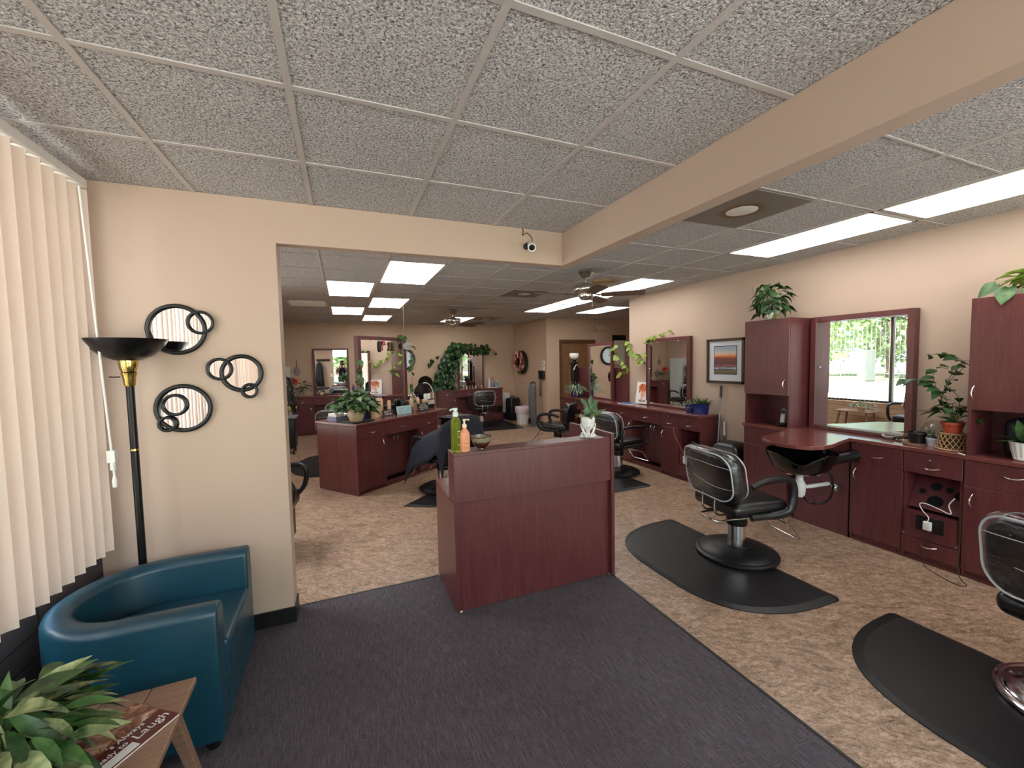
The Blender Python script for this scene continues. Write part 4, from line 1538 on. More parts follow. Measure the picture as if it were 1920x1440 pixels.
b.build('foliage', leaf_dark, t, True, angle=180)
vine(t, [(1.10, .12, 1.05), (1.24, .15, 1.06), (1.36, .15, 1.0), (1.40, .15, .86)], 2, .11, .09, leaf_dark, 111)
vine(t, [(-.25, 0, .9), (-.42, .05, .8), (-.50, .05, .66)], 3, .14, .11, leaf_dark, 112)
vine(t, [(-.3, 0, .4), (-.5, .02, .3), (-.60, .02, .16)], 3, .13, .10, leaf_dark, 113)

# ------------------------------------------------------------------ ceiling fixtures
def panel_material():
    b = NB('light_panel')
    em = b.n('ShaderNodeEmission')
    tc = b.n('ShaderNodeTexCoord')
    sp = b.n('ShaderNodeSeparateXYZ')
    b.l(tc.outputs['Object'], sp.inputs[0])
    q_ = b.math('POWER', b.math('MULTIPLY', sp.outputs['X'], 1 / 0.055), 2.0)
    s_ = b.math('EXPONENT', b.math('MULTIPLY', q_, -1.0))
    fac = b.math('SUBTRACT', 1.0, b.math('MULTIPLY', s_, 0.86))
    b.l(b.math('MULTIPLY', fac, PANEL_STRENGTH), em.inputs['Strength'])
    em.inputs['Color'].default_value = (1.0, 0.975, 0.94, 1)
    b.l(em.outputs[0], b.out.inputs['Surface'])
    return b.m


panel_m = panel_material()
panelf = mat('panel_frame', (206, 202, 198), 0.5)


def ceiling_light(x0, y0, label):
    t = thing('recessed_ceiling_light', label, 'ceiling light', (x0 + .305, y0 + .61, H - .008), 0, 'recessed fluorescent panels')
    a, c, w_ = .292, .597, .022
    MB().box(-a, -c, 0, a, -c + w_, .0075).box(-a, c - w_, 0, a, c, .0075).box(-a, -c, 0, -a + w_, c, .0075).box(a - w_, -c, 0, a, c, .0075).build('frame', panelf, t)
    MB().box(-a + w_, -c + w_, .001, a - w_, c - w_, .004).build('diffuser', panel_m, t)
    return t


for x0, y0, lb in ((.445, 4.20, 'lit ceiling panel nearest the header, the largest of the left group'), (-.165, 5.42, 'lit ceiling panel at the left edge of the left group, nearer one'),
                   (.445, 6.64, 'lit ceiling panel crossed by the thin hanging rod'), (-.165, 7.86, 'lit ceiling panel at the left edge of the left group, farther one'),
                   (.445, 9.08, 'smallest lit ceiling panel of the left group, by the far wall'), (2.275, 9.08, 'lit ceiling panel behind the farther ceiling fan'),
                   (3.49, 1.76, 'long lit ceiling panel above the wash basin, end to end with another'), (3.49, .53, 'lit ceiling panel cut off by the right edge of the photo'),
                   (3.49, 4.20, 'lit ceiling panel touching the blade of the nearer ceiling fan'), (3.49, 5.42, 'lit ceiling panel right behind the motor of the nearer ceiling fan'),
                   (3.49, 6.645, 'lit ceiling panel left of the nearer ceiling fan motor, end to end with another'), (4.71, 6.64, 'lit ceiling panel in the alcove, past the wall end')):
    ceiling_light(x0, y0, lb)

# square metal diffusers, the slot vent and round grilles
def rust_material():
    b = NB('stained_grey_metal')
    tc = b.n('ShaderNodeTexCoord')
    ln = b.n('ShaderNodeVectorMath')
    ln.operation = 'LENGTH'
    b.l(tc.outputs['Object'], ln.inputs[0])
    nz = b.noise(tc.outputs['Object'], 14, 4, .6)
    r_ = b.math('ADD', ln.outputs['Value'], b.math('MULTIPLY', nz, .05))
    col = b.ramp(r_, [(.10, srgb(120, 112, 104)), (.125, srgb(92, 66, 40)), (.15, srgb(112, 88, 62)), (.19, srgb(124, 116, 108))])
    b.l(col, b.b.inputs['Base Color'])
    b.b.inputs['Roughness'].default_value = .5
    return b.m


rustm = rust_material()
for x_, y_, lb in ((2.58, 2.065, 'stained square ceiling diffuser beside the beam'), (2.58, 5.725, 'stained square ceiling diffuser left of the nearer ceiling fan'), (3.19, 9.30, 'dark square ceiling diffuser right of the farther ceiling fan')):
    t = thing('ceiling_diffuser', lb, 'vent', (x_, y_, H - .012), 0, 'square ceiling diffusers')
    MB().box(-.292, -.292, 0, .292, .292, .0115).build('plate', rustm, t, bevel=.004)
    MB().lathe([(0, -.004), (.085, -.004), (.10, .0), (0, .001)], 32).build('disc', whitep, t, True)
t = thing('ceiling_vent', 'white slotted air vent in the ceiling at far left', 'vent', (-.47, 7.55, H - .015), 0)
MB().box(-.27, -.27, .006, .27, .27, .0145).build('backing', greyp, t)
fr = MB().box(-.29, -.29, 0, .29, -.26, .0145).box(-.29, .26, 0, .29, .29, .0145).box(-.29, -.29, 0, -.26, .29, .0145).box(.26, -.29, 0, .29, .29, .0145).build('frame', whitep, t)
for k in range(6):
    MB().box(-.26, -.0, -.004, .26, .03, .004, Matrix.Translation((0, -.24 + .085 * k, .006)) @ Matrix.Rotation(R(-28), 4, 'X')).build('slat', whitep, t)
rust_ring = mat('rusty_grille', (168, 138, 96), .6, 0, .3, 20)
for x_, y_, lb, m_ in ((3.19, 4.54, 'rusty round ceiling grille behind the nearer ceiling fan', rust_ring), (1.355, 8.23, 'plain round ceiling grille left of the farther ceiling fan', panelf)):
    g = MB()
    for r_ in (.155, .125, .095, .065, .035):
        g.tube([(r_ * math.cos(a), r_ * math.sin(a), .004) for a in [2 * PI * k / 36 for k in range(36)]], .009, 6, True)
    g.lathe([(0, .003), (.155, .003), (.155, .0095), (0, .0095)], 36)
    o = g.build('ceiling_grille', m_, None, True)
    o.location = (x_, y_, H - .0105)
    tag(o, lb, 'grille')

blade_m = wood_mat('fan_blade_wood', (84, 62, 50), (104, 80, 66), (122, 98, 82), .45, (2, 24, 24))


def ceiling_fan(label, loc, a0):
    t = thing('ceiling_fan', label, 'fan', loc, 0, 'brushed nickel ceiling fans')
    MB().lathe([(0, -.001), (.085, -.001), (.088, -.03), (.078, -.04), (.05, -.085), (.026, -.10), (0, -.10)], 28).build('canopy', chrome, t, True)
    MB().cyl(0, 0, -.17, -.09, .013, 14).build('down_rod', chrome, t, True)
    MB().lathe([(0, -.145), (.04, -.15), (.06, -.165), (.135, -.178), (.145, -.19), (.147, -.235), (.138, -.25), (.10, -.268), (0, -.268)], 36).build('motor_housing', chrome, t, True)
    MB().lathe([(0, -.265), (.08, -.268), (.082, -.30), (.066, -.325), (.03, -.337), (0, -.338)], 28).build('switch_cup', chrome, t, True)
    for k in range(5):
        a = R(a0 + 72 * k)
        Mz = Matrix.Rotation(a, 4, 'Z')
        outl = [(.17, -.055), (.45, -.072), (.60, -.074), (.64, -.055), (.645, .055), (.60, .074), (.45, .072), (.17, .055)]
        b_ = MB().prism(outl, -.004, .004, Mz @ Matrix.Translation((0, 0, -.285)) @ Matrix.Rotation(R(-12), 4, 'X')).build('blade', blade_m, t, bevel=.002)
        MB().tube(smooth_path([Mz @ Vector(q) for q in ((.09, 0, -.262), (.13, 0, -.285), (.20, 0, -.278), (.27, 0, -.277))], 4), .011, 8, flat=.6).build('blade_arm', chrome, b_, True)
    MB().tube([(.05, -.05, -.30), (.05, -.05, -.44)], .0015, 6).build('pull_chain', chrome, t)
    return t


ceiling_fan('nearer brushed nickel ceiling fan with dark wooden blades', (2.585, 4.036, H - .0005), 180)
ceiling_fan('farther brushed nickel ceiling fan over the far station', (2.01, 7.82, H - .0005), 176)

o = MB().tube([(.905, 6.55, H - .002), (.906, 6.56, 2.03)], .004, 8).lathe([(0, 0), (.03, 0), (.03, .014), (0, .014)], 16, Matrix.Translation((.905, 6.55, H - .016))).build('hanging_rod', chrome, None, True)
tag(o, 'thin metal rod from the ceiling to the island mirror', 'rod')
# security camera on the header
t = thing('security_camera', 'small white bullet security camera with dangling cable on the header', 'camera', (1.345, YA - .001, 2.535), 0)
Mc = Matrix.Translation((.01, -.06, -.02)) @ Matrix.Rotation(R(-20), 4, 'Z') @ Matrix.Rotation(R(118), 4, 'X')
MB().lathe([(0, -.05), (.026, -.05), (.028, -.04), (.028, .035), (.031, .036), (.031, .05), (.026, .05), (0, .043)], 24, Mc).build('body', whitep, t, True)
MB().lathe([(0, .044), (.024, .044), (.024, .049), (.014, .050), (.010, .046), (0, .046)], 24, Mc).build('lens', blackp, t, True)
MB().lathe([(0, 0), (.024, 0), (.022, .012), (.008, .02), (.008, .045), (0, .045)], 18, Matrix.Translation((-.005, 0, -.01)) @ Matrix.Rotation(PI / 2, 4, 'X')).build('mount', blackp, t, True)
MB().tube(smooth_path([(.03, -.03, .0), (.035, -.02, .05), (.0, -.006, .09), (-.035, -.006, .07), (-.03, -.006, .10), (-.04, -.006, .124)], 6), .003, 6).build('cable', blackp, t, True)

# ------------------------------------------------------------------ wash basin
gloss_black = mat('gloss_black_ceramic', (8, 9, 10), 0.06, 0, .05, 4, .45, .1)
t = thing('wash_basin', 'glossy black hair-washing basin under the rounded worktop lip', 'basin', (3.77, 2.40, 0), 0)
rings = []
NA = 56


def rim(a):
    d1 = math.atan2(math.sin(a - R(212)), math.cos(a - R(212)))
    return .795 - .075 * math.exp(-(d1 / .38) ** 2) + .012 * math.exp(-((d1 - .85) / .25) ** 2)


for (k, f) in ((.30, 0.0), (.62, .06), (.84, .30), (.96, .66), (1.03, .95), (1.045, 1.0), (1.02, 1.0), (.97, .93), (.90, .66), (.78, .36), (.55, .14), (.25, .09)):
    ring = []
    for q in range(NA):
        a = 2 * PI * q / NA
        z = .598 + (rim(a) - .598) * f
        ring.append((.255 * k * math.cos(a), .265 * k * math.sin(a), z))
    rings.append(ring)
MB().loft(rings).build('bowl', gloss_black, t, True, angle=180)
MB().tube([(.15, -.17, .735), (.30, -.21, .75), (.40, -.22, .76)], [.05, .045, .055], 14).build('mounting_arm', blackp, t, True)
MB().lathe([(0, 0), (.02, 0), (.022, .03), (.014, .04), (.014, .07), (0, .075)], 14, Matrix.Translation((.16, -.10, .775))).tube([(.16, -.10, .84), (.12, -.08, .855), (.07, -.05, .835)], .008, 8).build('faucet', steel, t, True)
MB().lathe([(0, .575), (.03, .58), (.034, .60), (0, .60)], 16).tube([(-.03, .05, .575), (-.02, .09, .568), (.0, .12, .575)], .012, 8).build('drain_flange', steel, t, True)
MB().lathe([(0, .375), (.026, .378), (.042, .40), (.046, .44), (.046, .475), (.052, .478), (.052, .492), (.046, .495), (.036, .52), (.027, .53), (.027, .59), (0, .59)], 24).tube([(.03, 0, .46), (.16, -.02, .46), (.375, -.02, .45)], .018, 10).build('drain_pipe', whitep, t, True)
MB().tube(smooth_path([(.14, -.12, .70), (.20, -.16, .50), (.22, -.10, .33), (.20, .02, .28), (.14, .06, .34), (.06, .04, .42)], 6), .009, 8).build('spray_hose', blackp, t, True)
MB().lathe([(0, 0), (.035, 0), (.033, .008), (.014, .012), (.014, .04), (0, .04)], 18, Matrix.Translation((.378, -.08, .43)) @ Matrix.Rotation(-PI / 2, 4, 'Y')).tube([(.345, -.08, .43), (.33, -.08, .52), (.25, -.10, .62)], .006, 8).build('supply_valve', steel, t, True)

# ------------------------------------------------------------------ reception desk top
t = thing('pump_bottle', 'tall clear bottle of green liquid with white pump on the reception desk', 'bottle', (.668, 2.605, 1.0705), 0, 'pump bottles on the reception desk')
gg = NB('green_liquid_plastic')
gg.b.inputs['Base Color'].default_value = srgb(150, 178, 30)
gg.b.inputs['Roughness'].default_value = .12
gg.b.inputs['Transmission Weight'].default_value = .8
gg.b.inputs['IOR'].default_value = 1.2
gg.l(gg.ramp(gg.noise(gg.coords(), 9, 2), [(.3, srgb(190, 210, 60)), (.7, srgb(206, 222, 90))]), gg.b.inputs['Base Color'])
MB().lathe([(0, 0), (.030, 0), (.033, .006), (.033, .185), (.030, .205), (.018, .222), (.016, .232), (0, .232)], 28).build('bottle_body', gg.m, t, True)
pale = mat('pale_aqua_pump', (214, 232, 228), .35)
MB().lathe([(0, .230), (.0185, .230), (.0185, .258), (.010, .262), (.010, .268), (.015, .27), (.016, .284), (0, .285)], 20).tube([(0, 0, .277), (-.03, 0, .277), (-.036, 0, .268)], .006, 8).build('pump', pale, t, True)
lw = mat('white_label_print', (236, 240, 226), .5)
lb_ = MB()
for k, (z_, a_, b_) in enumerate(((.135, -.9, -.3), (.118, -.9, -.75), (.118, -.45, -.3), (.10, -.9, -.3), (.05, -.8, .1), (.044, -.8, 0))):
    lb_.tube([(.0335 * math.cos(-PI / 2 + q), .0335 * math.sin(-PI / 2 + q), z_) for q in [a_ + 1.0 + (b_ - a_) * i / 6 for i in range(7)]], .0022 if z_ > .09 else .0012, 5)
lb_.build('label', lw, t, True)
t = thing('pump_bottle', 'shorter peach lotion bottle with cream pump on the front edge of the desk', 'bottle', (.718, 2.578, 1.0705), R(12), 'pump bottles on the reception desk')
peach = mat('peach_plastic', (232, 158, 118), .4, 0, .04)
MB().loft([[(x_ * k, y_ * k, z_) for x_, y_ in rounded(.066, .052, .02)] for k, z_ in ((.92, 0), (1, .004), (1, .10), (.95, .118), (.70, .136), (.40, .146), (.38, .160))]).build('bottle_body', peach, t, True, angle=60)
MB().lathe([(0, .158), (.0155, .158), (.0155, .178), (.006, .182), (.006, .20), (.010, .202), (.010, .211), (0, .212)], 18).tube([(0, 0, .207), (.028, -.004, .207), (.034, -.004, .202)], .0045, 8).build('pump', mat('cream_pump', (240, 222, 190), .4), t, True)
wv = MB()
for z_, l_ in ((.105, .030), (.095, .022), (.085, .026), (.060, .036), (.054, .030), (.030, .036), (.024, .032)):
    wv.box(-l_ / 2, -.0268, z_ - .0016, l_ / 2, -.0258, z_ + .0016)
wv.build('label', mat('faded_label', (206, 128, 96), .5), t)
# stoneware bowl
bw = NB('drip_glazed_stoneware')
tc = bw.n('ShaderNodeTexCoord')
sp = bw.n('ShaderNodeSeparateXYZ')
bw.l(tc.outputs['Object'], sp.inputs[0])
hh = bw.math('ADD', sp.outputs['Z'], bw.math('MULTIPLY', bw.noise(bw.coords((1, 1, .15)), 70, 2), .022))
bw.l(bw.ramp(bw.math('MULTIPLY', hh, 10.0), [(.40, srgb(66, 34, 26)), (.58, srgb(84, 46, 34)), (.66, srgb(128, 118, 100)), (.88, srgb(138, 128, 110)), (.94, srgb(96, 74, 54))]), bw.b.inputs['Base Color'])
bw.b.inputs['Roughness'].default_value = .22
o = MB().lathe([(0, 0), (.026, 0), (.024, .008), (.040, .018), (.058, .040), (.067, .068), (.069, .088), (.0655, .088), (.062, .066), (.052, .040), (.03, .02), (0, .014)], 40).build('bowl', bw.m, None, True)
o.location = (.838, 2.605, 1.0705)
tag(o, 'brown and grey drip-glazed stoneware bowl on the reception desk', 'bowl')

# ------------------------------------------------------------------ magazine on the side table
magc = NB('magazine_cover')
mv = magc.coords((1, 1, 1))
magc.l(magc.ramp(magc.noise(mv, 22, 4, .6, .8), [(.35, srgb(92, 46, 34)), (.5, srgb(148, 92, 66)), (.6, srgb(196, 150, 122)), (.72, srgb(224, 200, 186))]), magc.b.inputs['Base Color'])
magc.b.inputs['Roughness'].default_value = .25
t = thing('magazine', 'glossy magazine reading Always Ready to Laugh on the side table', 'magazine', (-.701, 1.630, .4855), R(54))
MB().box(-.11, -.10, 0, .11, .10, .005).build('pages', paper, t)
MB().box(-.111, -.101, .005, .111, .101, .006).build('cover', magc.m, t)
MB().box(-.11, -.10, .0061, .11, -.015, .0064).build('title_band', mat('maroon_ink', (92, 34, 30), .3), t)
MB().box(-.105, -.096, .0065, -.005, -.064, .0068).build('address_label', paper, t)
ink = mat('white_ink', (240, 238, 234), .4)
text('lettering', "'s Always", .027, ink, t, Matrix.Translation((-.045, -.030, .0067)), .0003)
text('lettering', "Ready to", .026, ink, t, Matrix.Translation((-.104, -.057, .0069)), .0003)
text('lettering', "Laugh", .043, ink, t, Matrix.Translation((.003, -.070, .0069)), .0003)

# ------------------------------------------------------------------ items of the first right-hand station
t = thing('cordless_phone', 'silver cordless phone on its black cradle in the niche of the left tall cabinet', 'phone', (4.30, 2.93, WT), R(-78))
MB().rbox(-.05, -.045, 0, .05, .045, .03, .014).build('cradle', blackp, t, True)
Mp = Matrix.Translation((0, 0, .02)) @ Matrix.Rotation(R(-16), 4, 'X')
MB().rbox(-.025, -.014, 0, .025, .014, .165, .012, 3, Mp).build('handset', mat('silver_plastic', (176, 182, 188), .3, .3), t, True)
MB().box(-.017, -.0155, .105, .017, -.0135, .145, Mp).build('screen', blackp, t)
MB().box(-.018, -.0152, .02, .018, -.0138, .09, Mp).build('keypad', whitep, t)
tb = MB().rbox(-.03, -.012, 0, .03, .012, .004, .003)
o = MB().tube([(4.12, 1.475, WT + .004), (4.15, 1.52, WT + .004)], .004, 6).build('white_pen', whitep, None, True)
tag(o, 'white stick lying at the worktop corner beside the right tall cabinet', 'pen')
t = thing('phone_charger', 'white square charger with white cord plugged into the niche cabinet', 'charger', (4.139, 1.665, .315), 0)
MB().rbox(-.028, -.024, -.034, .0, .024, .034, .006).build('plug', whitep, t, True)
MB().tube(smooth_path([(-.014, 0, .034), (-.012, -.004, .07), (-.004, .035, .11), (.0, .055, .155), (.002, .02, .168), (.0, -.06, .15), (-.004, -.125, .135), (-.008, -.115, .20), (-.008, -.145, .26)], 8), .0035, 6).build('cord', whitep, t, True)
o = MB().tube(smooth_path([(4.132, 1.63, .30), (4.125, 1.68, .16), (4.12, 1.685, .07), (4.10, 1.66, .005), (4.02, 1.55, .004), (3.97, 1.43, .004), (4.02, 1.40, .004), (4.10, 1.47, .03), (4.135, 1.487, .25), (4.139, 1.49, .55)], 8), .003, 6).build('power_cord', mat('brown_cord', (52, 30, 24), .5), None, True)
tag(o, 'dark power cord trailing on the floor in front of the niche cabinet', 'cord')

# framed landscape
art = NB('banded_landscape_print')
tc = art.n('ShaderNodeTexCoord')
sp = art.n('ShaderNodeSeparateXYZ')
art.l(tc.outputs['Object'], sp.inputs[0])
hz = art.math('ADD', sp.outputs['Z'], art.math('MULTIPLY', art.math('SUBTRACT', art.noise(art.coords((1, 1.0, 6)), 10, 5, .65), .5), .06))
hz = art.math('ADD', art.math('MULTIPLY', hz, 2.9), .5)
art.l(art.ramp(hz, [(.0, srgb(92, 84, 62)), (.14, srgb(110, 100, 76)), (.20, srgb(66, 60, 62)), (.235, srgb(190, 192, 206)), (.27, srgb(84, 66, 74)), (.33, srgb(150, 92, 88)), (.36, srgb(118, 60, 62)), (.42, srgb(96, 54, 58)), (.52, srgb(112, 66, 66)),
                    (.60, srgb(126, 58, 46)), (.67, srgb(206, 110, 64)), (.73, srgb(226, 172, 136)), (.80, srgb(198, 190, 182)), (.95, srgb(150, 166, 180))]), art.b.inputs['Base Color'])
art.b.inputs['Roughness'].default_value = .35
t = thing('framed_picture', 'framed landscape print in bands of red and blue on the right wall', 'picture', (XR - .003, 3.80, 1.595), -PI / 2)
w_, h_ = .275, .285
f = MB().box(-w_, -.03, -h_, -w_ + .033, 0, h_).box(w_ - .033, -.03, -h_, w_, 0, h_).box(-w_, -.03, -h_, w_, 0, -h_ + .033).box(-w_, -.03, h_ - .033, w_, 0, h_)
f.build('frame', mat('brown_picture_frame', (66, 44, 28), .4), t, bevel=.003)
MB().box(-w_ + .03, -.012, -h_ + .03, w_ - .03, -.004, h_ - .03).build('picture_mat', mat('pale_mat_board', (206, 206, 214), .7, 0, .02), t)
MB().box(-.168, -.0135, -.172, .168, -.012, .192).build('bevel_line', blackp, t)
MB().box(-.16, -.0145, -.164, .16, -.013, .184).build('print', art.m, t)

# mop, broom handle, trash can
o = thing('mop', 'grey-handled mop with black grip leaning in the gap beside the end cabinet', 'mop', (0, 0, 0), 0)
MB().tube([(4.34, 3.80, .06), (4.472, 3.845, 1.26)], .011, 10).build('handle', mat('grey_mop_handle', (142, 144, 148), .35, .4), o, True)
MB().tube([(4.458, 3.840, 1.13), (4.474, 3.846, 1.275)], .015, 10).build('grip', blackp, o, True)
MB().rbox(4.22, 3.72, .0, 4.44, 3.86, .06, .02).build('head', greyp, o, True)
o = thing('broom', 'green broom handle with white tip beside the mop', 'broom', (0, 0, 0), 0)
MB().tube([(4.40, 3.72, .05), (4.47, 3.79, .72)], .011, 10).build('handle', mat('green_handle', (36, 98, 52), .4), o, True)
MB().tube([(4.462, 3.782, .65), (4.478, 3.798, .82)], .013, 10).build('tip', whitep, o, True)
MB().rbox(4.36, 3.62, .0, 4.43, 3.82, .07, .015).build('brush', blackp, o, True)
t = thing('waste_bin', 'black swing-top waste bin behind the nearest covered chair', 'bin', (4.27, 3.52, .001), 0)
MB().loft([[(x_ * k, y_ * k, z_) for x_, y_ in rounded(.30, .36, .06)] for k, z_ in ((.80, 0), (1, .48))]).build('body', blackp, t, True, angle=50)
MB().loft([[(x_ * k, y_ * k, z_) for x_, y_ in rounded(.30, .36, .06)] for k, z_ in ((1.03, .48), (1.03, .50), (.92, .58), (.60, .63))]).build('lid', blackp, t, True, angle=60)

# ------------------------------------------------------------------ items of the second right-hand station
t = thing('hair_dryer', 'white and black hair dryer in the niche of the end cabinet', 'hair dryer', (4.235, 4.05, .41), R(70))
MB().tube([(-.07, 0, .10), (.0, 0, .12), (.07, 0, .13)], [.03, .038, .028], 16).build('barrel', blackp, t, True)
MB().tube(smooth_path([(-.02, 0, .10), (-.05, -.01, .05), (-.045, -.02, .016)], 4), .017, 10).build('handle', whitep, t, True)
t = thing('wall_charger', 'white block charger on a thin cord at the end cabinet', 'charger', (4.138, 4.10, .30), 0)
MB().rbox(-.02, -.03, -.05, .0, .03, .05, .006).build('plug', whitep, t, True)
MB().tube(smooth_path([(-.012, 0, .05), (-.02, .06, .15), (-.022, .16, .28), (-.014, .20, .38), (-.008, .185, .42)], 6), .003, 6).build('cord', mat('beige_cord', (168, 120, 100), .5), t, True)
mag_blue = mat('blue_magazine_cover', (58, 104, 168), .3, 0, .3, 18)
t = thing('magazine', 'blue magazines lying flat below the red-haired portrait', 'magazine', (4.31, 5.50, WT + .0005), R(8))
MB().box(-.10, -.14, 0, .10, .14, .012).build('pages', paper, t)
MB().box(-.101, -.141, .012, .101, .141, .013).build('cover', mag_blue, t)

orange_hair = mat('orange_hair_ink', (196, 92, 48), .4, 0, .45, 30)
pink_skin = mat('pink_skin_ink', (232, 170, 146), .4, 0, .1)
t = thing('portrait_card', 'white card showing a red-haired woman in profile, propped against the right wall', 'card', (4.425, 5.33, WT + .014), -PI / 2)
Mt = Matrix.Rotation(R(-9), 4, 'X')
MB().box(-.135, 0, 0, .135, .006, .345, Mt).build('card', paper, t)
MB().prism([(x_, z_) for x_, z_ in ((-.075, .20), (-.07, .27), (-.03, .315), (.02, .325), (.07, .30), (.09, .25), (.08, .20), (.05, .16), (.03, .17), (.02, .21), (-.01, .22), (-.04, .19), (-.06, .16))], 0, .001,
           Mt @ Matrix.Rotation(PI / 2, 4, 'X')).build('printed_hair', orange_hair, t)
MB().prism([(.02, .22), (.06, .215), (.075, .18), (.085, .155), (.07, .145), (.07, .125), (.05, .11), (.03, .105), (.02, .06), (.02, .02), (-.05, .02), (-.06, .05), (-.01, .085), (-.025, .14), (-.02, .20)], -.0002, .0012,
           Mt @ Matrix.Rotation(PI / 2, 4, 'X')).build('printed_face', pink_skin, t)
cu_ = MB()
random.seed(77)
for k in range(34):
    a_ = random.uniform(0, 2 * PI)
    rr_ = random.uniform(.03, .09)
    hx_, hz_ = .005 + rr_ * math.cos(a_), .255 + .75 * rr_ * math.sin(a_)
    if hx_ > .03 and hz_ < .20:
        continue
    cu_.lathe([(0, 0), (random.uniform(.010, .019), 0), (0, .0016)], 10, Mt @ Matrix.Translation((hx_, -.0008, hz_)) @ Matrix.Rotation(PI / 2, 4, 'X'))
cu_.build('printed_curls', mat('light_orange_ink', (214, 122, 74), .4, 0, .5, 40), t)
kk = MB()
for x_ in (-.03, -.005, .025, .06, .085):
    kk.box(x_, -.0016, .03, x_ + .014, 0, .062 if x_ > 0 else .05, Mt)
kk.build('printed_letters', blackp, t)

# hooked clock on the far wall, seen edge-on beside the island mirror
t = thing('wall_clock', 'round black-rimmed wall clock with white face on the far wall', 'clock', (1.49, YF - .002, 1.74), 0)
t.scale = (1.42, 1.2, 1.42)
Mk = Matrix.Rotation(PI / 2, 4, 'X')
MB().lathe([(.16, 0), (.20, 0), (.205, .02), (.19, .045), (.165, .045), (.158, .02)], 48, Mk).build('rim', blackp, t, True)
face = MB().lathe([(0, .002), (.165, .002), (.165, .02), (0, .02)], 48, Mk).build('face', mat('clock_face', (216, 236, 244), .4, 0, .02), t)
for k in range(12):
    a = 2 * PI * k / 12
    text('numeral', str(12 if k == 0 else k), .042, blackp, face, Matrix.Translation((.132 * math.sin(a), -.0206, .132 * math.cos(a) - .015)) @ Mk, .0004, 'CENTER')
MB().box(-.004, -.026, -.02, .004, -.023, .085, Matrix.Rotation(R(-62), 4, 'Y')).build('hour_hand', blackp, t)
MB().box(-.003, -.029, -.02, .003, -.027, .125, Matrix.Rotation(R(-8), 4, 'Y')).build('minute_hand', blackp, t)

# ------------------------------------------------------------------ alcove and side wall
t = thing('torch_lamp', 'black column lamp with a white glass bowl at the far end of the right worktop', 'lamp', (4.375, 7.29, WT + .0005), 0)
MB().lathe([(0, 0), (.068, 0), (.068, .02), (.055, .035), (0, .035)], 24).build('base', blackm, t, True)
MB().box(-.055, -.055, .03, .055, .055, .66).build('column', blackm, t, bevel=.006)
MB().box(-.085, -.085, .66, .078, .085, .675).lathe([(0, .67), (.045, .67), (.035, .715), (.045, .735), (0, .74)], 20).build('capital', blackm, t, True)
MB().lathe([(0, .735), (.035, .74), (.075, .768), (.095, .81), (.088, .868), (.082, .868), (.088, .812), (.07, .775), (0, .745)], 28).build('glass_bowl', white, t, True)
MB().tube(smooth_path([(-.05, -.057, .53), (-.03, -.062, .57), (.0, -.06, .62), (.04, -.058, .63)], 5), .008, 8).build('scroll', whitep, t, True)
t = thing('emergency_light', 'twin-head emergency light high on the alcove wall', 'emergency light', (6.15, YD - .002, 2.45), 0)
ivory = mat('ivory_plastic', (196, 176, 140), .45)
MB().rbox(-.13, -.07, -.07, .13, 0, .07, .02).box(-.22, -.05, -.10, .22, 0, -.07).build('housing', ivory, t, True)
for sx in (-1, 1):
    MB().lathe([(0, 0), (.045, .0), (.062, .05), (.058, .055), (0, .048)], 20, Matrix.Translation((sx * .17, -.05, .0)) @ Matrix.Rotation(PI / 2, 4, 'X')).build('lamp_head', ivory, t, True)
o = MB().box(6.55, YD - .02, 1.50, 6.90, YD - .001, 2.12).build('white_board', paper, None, bevel=.003)
tag(o, 'white sheet in a dark frame on the alcove wall behind the lime vine', 'notice')
MB().box(6.52, YD - .024, 2.12, 6.93, YD - .001, 2.26).box(6.52, YD - .024, 1.50, 6.55, YD - .001, 2.12).build('frame', blackp, o)

# wreath
t = thing('flower_wreath', 'round wreath of pink and red flowers on the side wall', 'wreath', (XS - .002, 10.32, 1.60), -PI / 2)
MB().tube([(.27 * math.cos(a), -.05, .27 * math.sin(a)) for a in [2 * PI * k / 36 for k in range(36)]], .05, 8, True).build('twig_ring', mat('dark_twigs', (46, 34, 26), .9, 0, .3, 40), t, True)
random.seed(12)
cols = [mat('pink_petal', (214, 132, 132), .6), mat('crimson_petal', (170, 36, 54), .6), mat('cream_petal', (222, 200, 170), .6)]
for ci, m_ in enumerate(cols):
    b = MB()
    for k in range(15):
        a = random.uniform(0, 2 * PI)
        r_ = random.uniform(.16, .32)
        p = Vector((r_ * math.cos(a), -.10 - random.uniform(0, .05), r_ * math.sin(a)))
        for q in range(6):
            aa = 2 * PI * q / 6
            b.leaf(p, (math.cos(aa), -.5, math.sin(aa)), (0, -1, 0), .065, .05, .3, -.2, 'round')
    b.build('blossoms', m_, t, True, angle=180)
b = MB()
for k in range(60):
    a = random.uniform(0, 2 * PI)
    p = Vector((.24 * math.cos(a), -.09, .24 * math.sin(a)))
    b.leaf(p, (math.cos(a) + random.uniform(-.6, .6), -.4, math.sin(a) + random.uniform(-.6, .6)), (0, -1, 0), random.uniform(.08, .16), .035, .3, .1, 'long')
b.build('leaves', leaf_dark, t, True, angle=180)
t = thing('thermostat', 'small white thermostat above the wall telephone', 'thermostat', (XS - .002, 9.10, 1.57), -PI / 2)
MB().box(-.06, -.025, -.05, .06, 0, .06).box(-.05, -.02, -.19, .06, 0, -.08).build('housing', whitep, t, bevel=.006)
MB().box(-.018, -.028, -.005, .018, -.025, .03).build('dial', blackp, t)
t = thing('wall_telephone', 'black wall telephone with a dangling cord near the wall corner', 'telephone', (XS - .002, 9.13, 1.29), -PI / 2)
MB().rbox(-.09, -.06, -.12, .09, 0, .10, .02).build('base', blackp, t, True)
